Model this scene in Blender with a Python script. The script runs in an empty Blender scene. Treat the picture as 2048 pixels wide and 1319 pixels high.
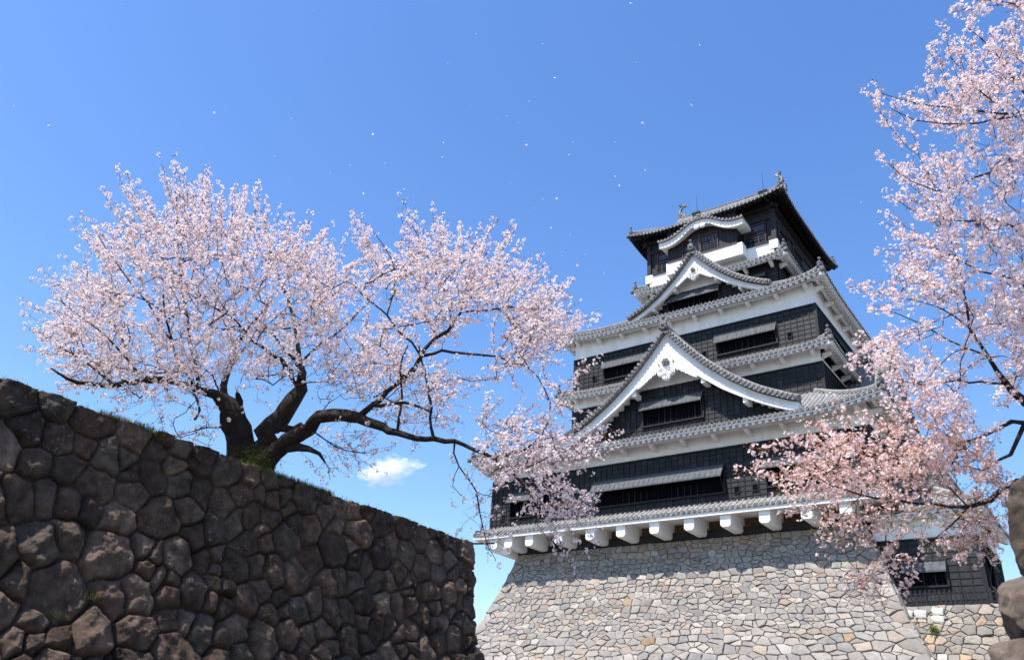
import bpy, math, random
import numpy as np
from mathutils import Vector, Matrix

random.seed(7)
RNG = np.random.default_rng(11)
scene = bpy.context.scene
COL = scene.collection

# ---------------------------------------------------------------- camera, sky, sun, exposure
EYE = np.array([0.0, 0.0, 0.0])            # eye level; the ground lies 1.6 m below
CR = np.array([0.80493145, 0.58992721, 0.06380644])    # camera right, up, forward
CU = np.array([0.22424881, -0.40199782, 0.88775572])
CF = np.array([-0.5493613, 0.70027398, 0.45587116])
FPX = 1634.67
cam = bpy.data.cameras.new("camera")
cam_ob = bpy.data.objects.new("camera", cam)
COL.objects.link(cam_ob)
m = Matrix.Identity(4)
for i in range(3):
    m[i][0], m[i][1], m[i][2] = CR[i], CU[i], -CF[i]
cam_ob.matrix_world = m
cam.sensor_width = 36.0
cam.lens = FPX / 2048 * 36.0
cam.clip_start = 0.1
cam.clip_end = 20000
cam.dof.use_dof = True
cam.dof.focus_distance = 18.0
cam.dof.aperture_fstop = 3.5
scene.camera = cam_ob

SUN_TO = Vector((-0.14, -0.50, 1.0)).normalized()
el = math.asin(SUN_TO.z)
az = math.atan2(SUN_TO.x, SUN_TO.y)
sun = bpy.data.lights.new("sun", 'SUN')
sun.energy = 4.7
sun.angle = math.radians(0.53)
sun.color = (1.0, 0.95, 0.88)
sun_ob = bpy.data.objects.new("sun", sun)
COL.objects.link(sun_ob)
sun_ob.rotation_euler = SUN_TO.to_track_quat('Z', 'Y').to_euler()

world = bpy.data.worlds.new("World")
scene.world = world
world.use_nodes = True
wn = world.node_tree
bg = wn.nodes["Background"]
sky = wn.nodes.new("ShaderNodeTexSky")
sky.sky_type = 'NISHITA'
sky.sun_disc = False
sky.sun_elevation = el
sky.sun_rotation = az
sky.altitude = 0
sky.air_density = 1.35
sky.dust_density = 0.6
sky.ozone_density = 4.0
hs = wn.nodes.new("ShaderNodeHueSaturation")     # deep, clean spring sky
hs.inputs["Hue"].default_value = 0.510
hs.inputs["Saturation"].default_value = 1.21
wn.links.new(sky.outputs[0], hs.inputs["Color"])
wn.links.new(hs.outputs[0], bg.inputs[0])
bg.inputs[1].default_value = 0.135
scene.view_settings.view_transform = 'Standard'
scene.view_settings.look = 'None'
scene.view_settings.exposure = 0.8
scene.view_settings.gamma = 1
scene.cycles.max_bounces = 8
scene.cycles.diffuse_bounces = 4
scene.cycles.transparent_max_bounces = 8
scene.cycles.volume_bounces = 6


def ray(px, py):
    return CF + CR * (px - 1024) / FPX - CU * (py - 659.5) / FPX


def at_depth(px, py, zc):
    return ray(px, py) * zc


# ---------------------------------------------------------------- helpers
class MB:
    def __init__(self):
        self.v = []
        self.f = []
        self.c = []

    def add(self, verts, faces, col=None):
        n = len(self.v)
        self.v.extend([tuple(p) for p in verts])
        self.f.extend([tuple(n + i for i in f) for f in faces])
        if col is not None:
            while len(self.c) < n:
                self.c.append((1, 1, 1))
            self.c.extend([col] * len(verts))

    def box(self, x0, x1, y0, y1, z0, z1, col=None):
        v = [(x, y, z) for z in (z0, z1) for y in (y0, y1) for x in (x0, x1)]
        self.add(v, BOXF, col)

    def hexa(self, v, col=None):           # 8 verts in the order of box()
        self.add(v, BOXF, col)

    def quad(self, a, b, c, d, col=None):
        self.add([a, b, c, d], [(0, 1, 2, 3)], col)

    def loft(self, rings, close=True, caps=True, col=None):
        n = len(rings[0])
        v = [p for r in rings for p in r]
        f = []
        for i in range(len(rings) - 1):
            for j in range(n if close else n - 1):
                k = (j + 1) % n
                f.append((i * n + j, i * n + k, (i + 1) * n + k, (i + 1) * n + j))
        if caps and close:
            f.append(tuple(range(n - 1, -1, -1)))
            f.append(tuple((len(rings) - 1) * n + j for j in range(n)))
        self.add(v, f, col)


BOXF = [(0, 2, 3, 1), (4, 5, 7, 6), (0, 1, 5, 4), (2, 6, 7, 3), (0, 4, 6, 2), (1, 3, 7, 5)]


def link(o, parent=None):
    COL.objects.link(o)
    if parent is not None:
        o.parent = parent
        o.matrix_parent_inverse = parent.matrix_world.inverted()
    return o


def mesh_from_np(name, v, faces_flat, sizes, col=None, smooth=False):
    me = bpy.data.meshes.new(name)
    v = np.asarray(v, dtype=np.float32)
    faces_flat = np.asarray(faces_flat, dtype=np.int32)
    sizes = np.asarray(sizes, dtype=np.int32)
    me.vertices.add(len(v))
    me.vertices.foreach_set("co", v.ravel())
    me.loops.add(len(faces_flat))
    me.loops.foreach_set("vertex_index", faces_flat)
    me.polygons.add(len(sizes))
    st = np.concatenate(([0], np.cumsum(sizes)[:-1])).astype(np.int32)
    me.polygons.foreach_set("loop_start", st)
    me.polygons.foreach_set("loop_total", sizes)
    me.polygons.foreach_set("use_smooth", np.full(len(sizes), bool(smooth)))
    me.update(calc_edges=True)
    if col is not None:
        a = me.color_attributes.new("Col", 'FLOAT_COLOR', 'POINT')
        c = np.ones((len(v), 4), dtype=np.float32)
        c[:, :3] = col
        a.data.foreach_set("color", c.ravel())
    return me


def obj(name, mb, mat, parent=None, smooth=False):
    flat = [i for f in mb.f for i in f]
    sizes = [len(f) for f in mb.f]
    col = None
    if mb.c:
        while len(mb.c) < len(mb.v):
            mb.c.append((1, 1, 1))
        col = np.array(mb.c)
    me = mesh_from_np(name, mb.v, flat, sizes, col, smooth)
    me.materials.append(mat)
    o = bpy.data.objects.new(name, me)
    return link(o, parent)


def empty(name, loc):
    o = bpy.data.objects.new(name, None)
    o.location = loc
    o.matrix_world = Matrix.Translation(Vector(loc))
    COL.objects.link(o)
    bpy.context.view_layer.update()
    return o


def tag(o, label=None, cat=None, group=None, kind=None):
    if label:
        o["label"] = label
    if cat:
        o["category"] = cat
    if group:
        o["group"] = group
    if kind:
        o["kind"] = kind
    return o


def copy_at(o, offset, parent):
    c = o.copy()
    COL.objects.link(c)
    c.parent = parent
    c.matrix_parent_inverse = o.matrix_parent_inverse.copy()
    c.location = o.location + Vector(offset)
    return c


# value noise, numpy
_perm = RNG.random((256, 256))


def vnoise(x, y):
    xi = np.floor(x).astype(int)
    yi = np.floor(y).astype(int)
    fx = x - xi
    fy = y - yi
    fx = fx * fx * (3 - 2 * fx)
    fy = fy * fy * (3 - 2 * fy)
    a = _perm[xi & 255, yi & 255]
    b = _perm[(xi + 1) & 255, yi & 255]
    c = _perm[xi & 255, (yi + 1) & 255]
    d = _perm[(xi + 1) & 255, (yi + 1) & 255]
    return (a * (1 - fx) + b * fx) * (1 - fy) + (c * (1 - fx) + d * fx) * fy - 0.5


def fbm(x, y, o=4):
    s = 0
    a = 1.0
    for k in range(o):
        s = s + a * vnoise(x * 2 ** k + 17.3 * k, y * 2 ** k + 9.1 * k)
        a *= 0.5
    return s


# ---------------------------------------------------------------- materials
def new_mat(name, rough=0.8, spec=0.3):
    mt = bpy.data.materials.new(name)
    mt.use_nodes = True
    nt = mt.node_tree
    b = nt.nodes["Principled BSDF"]
    b.inputs["Roughness"].default_value = rough
    b.inputs["Specular IOR Level"].default_value = spec
    return mt, nt, b


def node(nt, t, **kw):
    n = nt.nodes.new(t)
    for k, v in kw.items():
        setattr(n, k, v)
    return n


def ramp(nt, fac, stops):
    r = node(nt, "ShaderNodeValToRGB")
    e = r.color_ramp.elements
    while len(e) < len(stops):
        e.new(0.5)
    for i, (p, c) in enumerate(stops):
        e[i].position = p
        e[i].color = (*c, 1)
    nt.links.new(fac, r.inputs[0])
    return r.outputs[0]


def noise(nt, scale, detail=6, rough=0.6, vec=None, dist=0.0):
    n = node(nt, "ShaderNodeTexNoise")
    n.inputs["Scale"].default_value = scale
    n.inputs["Detail"].default_value = detail
    n.inputs["Roughness"].default_value = rough
    n.inputs["Distortion"].default_value = dist
    if vec is None:
        vec = node(nt, "ShaderNodeTexCoord").outputs["Object"]
    nt.links.new(vec, n.inputs["Vector"])
    return n.outputs["Fac"]


def mix(nt, mode, fac, a, b):
    n = node(nt, "ShaderNodeMix", data_type='RGBA', blend_type=mode)
    for sock, val in ((0, fac), (6, a), (7, b)):
        if isinstance(val, (int, float)):
            n.inputs[sock].default_value = val
        elif isinstance(val, tuple):
            n.inputs[sock].default_value = (*val, 1)
        else:
            nt.links.new(val, n.inputs[sock])
    return n.outputs[2]


def bump(nt, b, h, strength=0.4, dist=0.02):
    n = node(nt, "ShaderNodeBump")
    n.inputs["Strength"].default_value = strength
    n.inputs["Distance"].default_value = dist
    nt.links.new(h, n.inputs["Height"])
    nt.links.new(n.outputs[0], b.inputs["Normal"])


def col_attr(nt):
    a = node(nt, "ShaderNodeAttribute")
    a.attribute_name = "Col"
    return a.outputs["Color"]


def mapped(nt, sx, sy, sz):
    tc = node(nt, "ShaderNodeTexCoord").outputs["Object"]
    mp = node(nt, "ShaderNodeMapping")
    mp.inputs["Scale"].default_value = (sx, sy, sz)
    nt.links.new(tc, mp.inputs[0])
    return mp.outputs[0]


M = {}
# white plaster with faint weathering
mt, nt, b = new_mat("white plaster", 0.85, 0.2)
c = ramp(nt, noise(nt, 0.9, 8, 0.7), [(0.3, (0.78, 0.775, 0.77)), (0.6, (0.86, 0.855, 0.85))])
st = ramp(nt, noise(nt, 2.2, 6, 0.7, mapped(nt, 1, 1, 0.12)), [(0.35, (0.80, 0.78, 0.74)), (0.58, (1, 1, 1))])
c = mix(nt, 'MULTIPLY', 0.5, c, st)
nt.links.new(c, b.inputs["Base Color"])
bump(nt, b, noise(nt, 14, 5), 0.12, 0.01)
M['plaster'] = mt
# black charred boards: per-board tone in the colour attribute
mt, nt, b = new_mat("black boards", 0.62, 0.35)
c = ramp(nt, noise(nt, 2.5, 8, 0.75, mapped(nt, 1, 1, 5)), [(0.32, (0.005, 0.0055, 0.0075)), (0.55, (0.011, 0.0108, 0.0125)), (0.75, (0.042, 0.036, 0.031))])
c = mix(nt, 'MULTIPLY', 1.0, c, col_attr(nt))
sp = ramp(nt, noise(nt, 30, 3, 0.8), [(0.70, (0, 0, 0)), (0.76, (1, 1, 1))])
c = mix(nt, 'MIX', mix(nt, 'MULTIPLY', 1.0, sp, (0.5, 0.5, 0.5)), c, (0.30, 0.28, 0.25))
nt.links.new(c, b.inputs["Base Color"])
bump(nt, b, noise(nt, 9, 6, 0.7, mapped(nt, 1, 1, 6)), 0.35, 0.02)
M['board'] = mt
# near-black timber of the eaves and of the posts
mt, nt, b = new_mat("black timber", 0.6, 0.3)
c = ramp(nt, noise(nt, 4, 6, 0.7), [(0.35, (0.008, 0.008, 0.011)), (0.7, (0.024, 0.022, 0.023))])
nt.links.new(c, b.inputs["Base Color"])
M['timber'] = mt
mt, nt, b = new_mat("painted interior shade", 0.9, 0.0)
b.inputs["Base Color"].default_value = (0.006, 0.006, 0.008, 1)  # near-black paints in the shade of unlit rooms; the walls have no openings
M['dark'] = mt
mt, nt, b = new_mat("red brown timber", 0.6, 0.3)
c = ramp(nt, noise(nt, 5, 6), [(0.3, (0.045, 0.020, 0.015)), (0.7, (0.10, 0.05, 0.04))])
nt.links.new(c, b.inputs["Base Color"])
M['redwood'] = mt
mt, nt, b = new_mat("brown soffit boards", 0.75, 0.2)
c = ramp(nt, noise(nt, 3, 6, 0.7, mapped(nt, 1, 1, 4)), [(0.3, (0.09, 0.055, 0.03)), (0.7, (0.20, 0.13, 0.07))])
nt.links.new(c, b.inputs["Base Color"])
M['brown'] = mt
# grey clay tile with pale weathering and lime
mt, nt, b = new_mat("grey roof tile", 0.6, 0.4)
n1 = noise(nt, 4.5, 8, 0.82)
c = ramp(nt, n1, [(0.30, (0.065, 0.066, 0.07)), (0.48, (0.19, 0.187, 0.183)), (0.66, (0.46, 0.445, 0.42))])
n2 = ramp(nt, noise(nt, 22, 4, 0.8), [(0.3, (0.55, 0.55, 0.55)), (0.6, (1, 1, 1))])
c = mix(nt, 'MULTIPLY', 0.8, c, n2)
nt.links.new(c, b.inputs["Base Color"])
bump(nt, b, noise(nt, 25, 4), 0.2, 0.01)
M['tile'] = mt
mt, nt, b = new_mat("dark ornament tile", 0.55, 0.4)
c = ramp(nt, noise(nt, 6, 6, 0.75), [(0.3, (0.05, 0.05, 0.055)), (0.7, (0.19, 0.185, 0.18))])
nt.links.new(c, b.inputs["Base Color"])
M['ornament'] = mt
# awning: weathered grey boards / sheet
mt, nt, b = new_mat("grey awning sheet", 0.75, 0.15)
c = ramp(nt, noise(nt, 3, 6, 0.7, mapped(nt, 2, 1, 0.5)), [(0.3, (0.050, 0.056, 0.061)), (0.7, (0.125, 0.132, 0.136))])
nt.links.new(c, b.inputs["Base Color"])
M['awning'] = mt
# stone, light (castle) and dark (near wall): colour attribute times noise
mt, nt, b = new_mat("pale ashlar rubble", 0.9, 0.15)
n1 = ramp(nt, noise(nt, 2.6, 9, 0.7), [(0.25, (0.70, 0.70, 0.70)), (0.7, (1.15, 1.13, 1.1))])
n2 = ramp(nt, noise(nt, 24, 5, 0.75), [(0.3, (0.78, 0.78, 0.78)), (0.6, (1.05, 1.05, 1.05))])
c = mix(nt, 'MULTIPLY', 1.0, mix(nt, 'MULTIPLY', 1.0, mix(nt, 'MULTIPLY', 1.0, col_attr(nt), (0.97, 0.95, 0.925)), n1), n2)
nt.links.new(c, b.inputs["Base Color"])
bump(nt, b, noise(nt, 13, 8, 0.75), 0.7, 0.05)
M['stone'] = mt
mt, nt, b = new_mat("dark lichened boulders", 0.88, 0.2)
n1 = ramp(nt, noise(nt, 5, 9, 0.75), [(0.30, (0.35, 0.33, 0.32)), (0.68, (1.6, 1.54, 1.48))])
c = mix(nt, 'MULTIPLY', 1.0, col_attr(nt), n1)
li = ramp(nt, noise(nt, 38, 2, 0.6), [(0.63, (0, 0, 0)), (0.68, (1, 1, 1))])
lm = ramp(nt, noise(nt, 2.2, 4, 0.6), [(0.46, (0, 0, 0)), (0.64, (0.8, 0.8, 0.8))])
c = mix(nt, 'MIX', mix(nt, 'MULTIPLY', 1.0, li, lm), c, (0.34, 0.34, 0.30))
mo = ramp(nt, noise(nt, 1.7, 7, 0.75), [(0.63, (0, 0, 0)), (0.72, (0.65, 0.65, 0.65))])
c = mix(nt, 'MIX', mo, c, (0.060, 0.062, 0.022))
nt.links.new(c, b.inputs["Base Color"])
bump(nt, b, noise(nt, 19, 10, 0.82), 1.0, 0.045)
M['boulder'] = mt
mt, nt, b = new_mat("earth and turf", 0.95, 0.1)
c = ramp(nt, noise(nt, 3, 6), [(0.35, (0.05, 0.045, 0.025)), (0.65, (0.06, 0.08, 0.025))])
nt.links.new(c, b.inputs["Base Color"])
M['earth'] = mt
mt, nt, b = new_mat("gravel ground", 0.95, 0.1)
c = ramp(nt, noise(nt, 0.8, 8, 0.7), [(0.35, (0.10, 0.092, 0.085)), (0.65, (0.16, 0.148, 0.138))])
nt.links.new(c, b.inputs["Base Color"])
M['gravel'] = mt
mt, nt, b = new_mat("cherry bark", 0.85, 0.2)
c = ramp(nt, noise(nt, 9, 8, 0.75), [(0.3, (0.016, 0.012, 0.011)), (0.55, (0.045, 0.034, 0.030)), (0.8, (0.12, 0.10, 0.09))])
nt.links.new(c, b.inputs["Base Color"])
bump(nt, b, noise(nt, 22, 8, 0.75, mapped(nt, 1, 1, 2.5)), 1.0, 0.04)
M['bark'] = mt
mt, nt, b = new_mat("metal rod", 0.4, 0.5)
b.inputs["Base Color"].default_value = (0.03, 0.03, 0.035, 1)
b.inputs["Metallic"].default_value = 0.7
M['metal'] = mt


def petal_mat(name, trans):
    mt, nt, b = new_mat(name, 0.7, 0.15)
    ca = col_attr(nt)
    nt.links.new(ca, b.inputs["Base Color"])
    tr = node(nt, "ShaderNodeBsdfTranslucent")
    nt.links.new(ca, tr.inputs["Color"])
    ms = node(nt, "ShaderNodeMixShader")
    ms.inputs[0].default_value = trans
    nt.links.new(b.outputs[0], ms.inputs[1])
    nt.links.new(tr.outputs[0], ms.inputs[2])
    nt.links.new(ms.outputs[0], nt.nodes["Material Output"].inputs[0])
    return mt


M['petal'] = petal_mat("cherry petals", 0.35)
M['leaf'] = petal_mat("young leaves", 0.4)

# ---------------------------------------------------------------- castle dimensions (m)
Y1, Y3, Y5 = 48.2, 52.1, 56.3
X1 = (-38.44, -10.77)
X3 = (-33.90, -14.05)
X5 = (-29.05, -17.67)
YC = 62.0                                  # centre line of the ridge
B1, B3, B5 = 2 * YC - Y1, 2 * YC - Y3, 2 * YC - Y5
YS = 49.5                                  # head of the stone base
XS = (-36.75, -12.0)
ZS = 12.85

keep = empty("castle_keep", ((X1[0] + X1[1]) / 2, YC, ZS))
tag(keep, "tall black and white castle keep with stacked tiled roofs on a pale stone base", "castle")


# ---------------------------------------------------------------- walls with lapped boards
def side_frames(xr, y0, y1):
    """four faces: name, origin, along, outward, length"""
    x0, x1 = xr
    return {
        'front': (np.array([x0, y0]), np.array([1, 0]), np.array([0, -1]), x1 - x0),
        'right': (np.array([x1, y0]), np.array([0, 1]), np.array([1, 0]), y1 - y0),
        'back': (np.array([x1, y1]), np.array([-1, 0]), np.array([0, 1]), x1 - x0),
        'left': (np.array([x0, y1]), np.array([0, -1]), np.array([-1, 0]), y1 - y0),
    }


def fp(fr, u, out, z):
    o, a, n, L = fr
    p = o + a * u + n * out
    return (p[0], p[1], z)


def fbox(mb, fr, u0, u1, o0, o1, z0, z1, col=None):
    v = [fp(fr, u, o, z) for z in (z0, z1) for o in (o1, o0) for u in (u0, u1)]
    mb.hexa(v, col)


def boards_face(mb, fr, z0, z1, top=None, umin=0.0, umax=None, batt=0.45, rowh=0.34):
    """lapped boards and battens on one face; top(u) caps the height under a rake"""
    L = umax if umax is not None else fr[3]
    n = max(1, round((z1 - z0) / rowh))
    h = (z1 - z0) / n
    nb = max(1, round((L - umin) / batt))
    w = (L - umin) / nb
    for r in range(n):
        za, zb = z0 + r * h, z0 + (r + 1) * h
        for k in range(nb):
            ua, ub = umin + k * w, umin + (k + 1) * w
            if top is not None:
                zt = min(top(ua), top(ub))
                if zt < za + 0.05:
                    continue
                zb2 = min(zb, zt)
            else:
                zb2 = zb
            t = random.choice((0.6, 0.85, 1.0, 1.0, 1.25, 1.9)) * random.uniform(0.85, 1.15)
            c = (t, t * 0.985, t * 0.97)
            ob, ot = 0.060, 0.028
            v = [fp(fr, ua, ob, za), fp(fr, ub, ob, za), fp(fr, ua, -0.05, za), fp(fr, ub, -0.05, za),
                 fp(fr, ua, ot, zb2), fp(fr, ub, ot, zb2), fp(fr, ua, -0.05, zb2), fp(fr, ub, -0.05, zb2)]
            mb.hexa(v, c)
    for k in range(nb + 1):
        u = umin + k * w
        zt = z1 if top is None else min(z1, top(u))
        if zt < z0 + 0.1:
            continue
        e = 0.028
        fbox(mb, fr, max(umin - 0.0, u - e), min(L, u + e), 0.0, 0.092, z0 - 0.01, zt, (0.6, 0.6, 0.62))


def storey(xr, y0, y1, zb, zband, zt, name="storey_wall", zlow=None):
    w = MB()
    w.box(xr[0], xr[1], y0, y1, zlow if zlow else zb - 1.2, zt)
    wall = obj(name, w, M['plaster'], keep)
    bm = MB()
    fr = side_frames(xr, y0, y1)
    for k in ('front', 'right', 'left', 'back'):
        boards_face(bm, fr[k], zb, zband)
    # corner boards and top rail
    for k in ('front', 'right', 'left', 'back'):
        f = fr[k]
        fbox(bm, f, -0.10, 0.10, -0.05, 0.10, zb, zband, (0.8, 0.8, 0.85))
        fbox(bm, f, f[3] - 0.10, f[3] + 0.097, -0.05, 0.103, zb, zband, (0.8, 0.8, 0.85))
        fbox(bm, f, -0.105, f[3] + 0.105, -0.05, 0.105, zband, zband + 0.09, (0.7, 0.7, 0.72))
    obj("black_boarding", bm, M['board'], wall)
    return wall


w1 = storey(X1, Y1, B1, 14.55, 18.18, 19.70, zlow=14.15)
w2 = storey(X3, Y3, B3, 22.2, 24.66, 26.15)
w3 = storey(X3, Y3 + 0.004, B3 - 0.004, 26.3, 29.16, 31.0)


# ---------------------------------------------------------------- hipped tile roofs
class Roof:
    def __init__(self, xr, y0, y1, oh, ze, rise, run, lift=0.5, lw=4.0, curve=0.25):
        self.x0, self.x1, self.y0, self.y1 = xr[0] - oh, xr[1] + oh, y0 - oh, y1 + oh
        self.oh, self.ze, self.rise, self.run = oh, ze, rise, run
        self.lift, self.lw, self.curve = lift, lw, curve
        x0, x1, yy0, yy1 = self.x0, self.x1, self.y0, self.y1
        A = np.array
        self.sides = {
            'front': (A([x0, yy0]), A([1, 0]), A([0, 1]), x1 - x0),
            'right': (A([x1, yy0]), A([0, 1]), A([-1, 0]), yy1 - yy0),
            'back': (A([x1, yy1]), A([-1, 0]), A([0, -1]), x1 - x0),
            'left': (A([x0, yy1]), A([0, -1]), A([1, 0]), yy1 - yy0),
        }

    def h(self, side, u, a):
        L = self.sides[side][3]
        d = max(0.0, min(u, L - u) - a)
        k = max(0.0, 1 - d / self.lw)
        s = a / self.run
        return self.ze + self.rise * ((1 - self.curve) * s + self.curve * s * s) + self.lift * k * k * max(0.0, 1 - s) ** 0.7

    def p(self, side, u, a, dz=0.0):
        o, e, n, L = self.sides[side]
        q = o + e * u + n * a
        return (q[0], q[1], self.h(side, u, a) + dz)

    def strip(self, mb, side, a0, a1, d0, d1, seg=56):
        L = self.sides[side][3]
        rings = []
        for i in range(seg + 1):
            t = i / seg
            t = 0.5 - 0.5 * math.cos(math.pi * t) if False else t
            r = []
            for a, d in ((a0, d0), (a1, d0), (a1, d1), (a0, d1)):
                u = a + t * (L - 2 * a)
                r.append(self.p(side, u, a, d))
            rings.append(r)
        mb.loft(rings)

    def tiles(self, mb, spacing=0.33, sides=('front', 'right', 'left', 'back'), arun=None):
        run = arun or self.run
        for s in sides:
            L = self.sides[s][3]
            # bed of pan tiles
            seg, ra = 64, 8
            g = []
            for i in range(seg + 1):
                row = []
                for j in range(ra + 1):
                    a = run * j / ra
                    u = a + (i / seg) * (L - 2 * a)
                    row.append(self.p(s, u, a, 0.0))
                g.append(row)
            v = [q for row in g for q in row]
            f = [(i * (ra + 1) + j, (i + 1) * (ra + 1) + j, (i + 1) * (ra + 1) + j + 1, i * (ra + 1) + j + 1)
                 for i in range(seg) for j in range(ra)]
            mb.add(v, f)
            # edge thickness of the pan tiles
            self.strip(mb, s, -0.02, 0.10, -0.10, -0.004, 64)
            n = int(round((L - 0.3) / spacing))
            sp = (L - 0.3) / n
            for k in range(n + 1):
                u = 0.15 + k * sp
                amax = min(run, u - 0.05, L - u - 0.05)
                if amax > 0.12:
                    r0 = 0.082
                    rings = []
                    na = 7 if amax > 2 else 4
                    for j in range(na + 1):
                        a = -0.05 + (amax + 0.05) * j / na
                        ring = []
                        for q in range(5):
                            th = math.pi * q / 4
                            ring.append(self.p(s, u + r0 * math.cos(th), a, 0.0 + r0 * 1.05 * math.sin(th) + 0.004) if a >= 0 else
                                        self._edge(s, u + r0 * math.cos(th), a, r0 * 1.05 * math.sin(th) + 0.004))
                        rings.append(ring)
                    mb.loft(rings, close=False)
                self.disc(mb, s, u, 0.112)
                if k < n:        # drooping lip of the pan tile between two discs
                    um = u + sp / 2
                    r = []
                    for q in range(5):
                        x = (q / 4 - 0.5) * 2
                        r.append((um + x * sp / 2, -0.03 - 0.085 * (1 - x * x)))
                    for q in range(4):
                        (ua, da), (ub, db) = r[q], r[q + 1]
                        mb.add([self._edge(s, ua, -0.045, 0.02), self._edge(s, ub, -0.045, 0.02), self._edge(s, ub, -0.045, db - 0.03), self._edge(s, ua, -0.045, da - 0.03)], [(0, 1, 2, 3)])

    def _edge(self, s, u, a, dz):
        o, e, n, L = self.sides[s]
        q = o + e * u + n * a
        return (q[0], q[1], self.h(s, min(max(u, 0), L), 0.0) + dz)

    def disc(self, mb, s, u, r):
        n = 10
        rings = []
        for (aa, rr) in ((0.03, r), (-0.075, r), (-0.085, r * 0.78), (-0.060, r * 0.70), (-0.060, r * 0.35), (-0.075, r * 0.25)):
            rings.append([self._edge(s, u + rr * math.cos(2 * math.pi * q / n), aa, 0.015 + rr * math.sin(2 * math.pi * q / n)) for q in range(n)])
        mb.loft(rings)

    def eaves(self, mb, sides=('front', 'right', 'left', 'back'), purlin=True, raft=0.42, deep=None):
        oh = deep or self.oh
        for s in sides:
            L = self.sides[s][3]
            self.strip(mb, s, 0.02, 0.16, -0.235, -0.104)       # fascia
            self.strip(mb, s, 0.17, oh + 0.05, -0.22, -0.12)    # plastered soffit
            n = int((L - 0.5) / raft)
            sp = (L - 0.5) / n
            for k in range(n + 1):
                u = 0.25 + k * sp
                am = min(oh + 0.05, u - 0.02, L - u - 0.02)
                if am < 0.25:
                    continue
                w = 0.095
                v = []
                for dz in (-0.42, -0.21):
                    for a in (0.10, am):
                        for uu in (u - w, u + w):
                            v.append(self.p(s, uu, a, dz))
                mb.hexa(v)
            if purlin:
                a = oh * 0.58
                self.strip(mb, s, a, a + 0.20, -0.62, -0.40)
        # hip rafters under the corners
        for s in sides:
            for a0, a1 in ((0.12, oh * 0.99),):
                o, e, n, L = self.sides[s]
                d = (e + n)
                q = np.array([-e[1] * 1.0, e[0]])
                pr = (n - e) / math.sqrt(2) * 0.15
                v = []
                for dz in (-0.55, -0.2):
                    for a in (a0, a1):
                        for sg in (-1, 1):
                            b = o + d * a + pr * sg
                            v.append((b[0], b[1], self.h(s, a, a) + dz - (0.10 if a == a1 and dz < -0.5 else 0)))
                mb.hexa(v)

    def bracket(self, s, u):
        mb = MB()
        oh = self.oh
        a0, a1 = oh * 0.58 - 0.16, oh + 0.02
        w = 0.12
        v = []
        for zz in (0, 1):
            for a in (a0, a1):
                for uu in (u - w, u + w):
                    base = self.h(s, u, oh * 0.58)
                    dz = -0.62 if zz else (-0.80 if a == a0 else -1.02)
                    o, e, n, L = self.sides[s]
                    q = o + e * uu + n * a
                    v.append((q[0], q[1], base + dz + 0.002))
        mb.hexa(v)
        return mb

    def hip_ridges(self, mb, corners, arun=None):
        run = arun or self.run
        for c in corners:
            s = {'fl': 'front', 'fr': 'right', 'br': 'back', 'bl': 'left'}[c]
            o, e, n, L = self.sides[s]
            d = e + n
            pr = np.array([-d[1], d[0]]) / math.sqrt(2)
            rings = []
            for i in range(11):
                a = 0.16 + (run - 0.16) * i / 10
                h = self.h(s, a, a)
                b = o + d * a
                ring = []
                for (x, z) in ((-0.15, -0.02), (-0.15, 0.15), (-0.09, 0.24), (0, 0.28), (0.09, 0.24), (0.15, 0.15), (0.15, -0.02)):
                    q = b + pr * x
                    up = 0.16 * max(0, 1 - a / 1.2) ** 2
                    ring.append((q[0], q[1], h + z + up))
                rings.append(ring)
            mb.loft(rings)

    def corner(self, c):
        s = {'fl': 'front', 'fr': 'right', 'br': 'back', 'bl': 'left'}[c]
        o, e, n, L = self.sides[s]
        d = -(e + n) / math.sqrt(2)
        return (o[0], o[1], self.h(s, 0, 0)), d


def lathe(mb, c, prof, n=10):
    mb.loft([[(c[0] + r * math.cos(2 * math.pi * q / n), c[1] + r * math.sin(2 * math.pi * q / n), c[2] + z) for q in range(n)] for r, z in prof])


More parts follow.
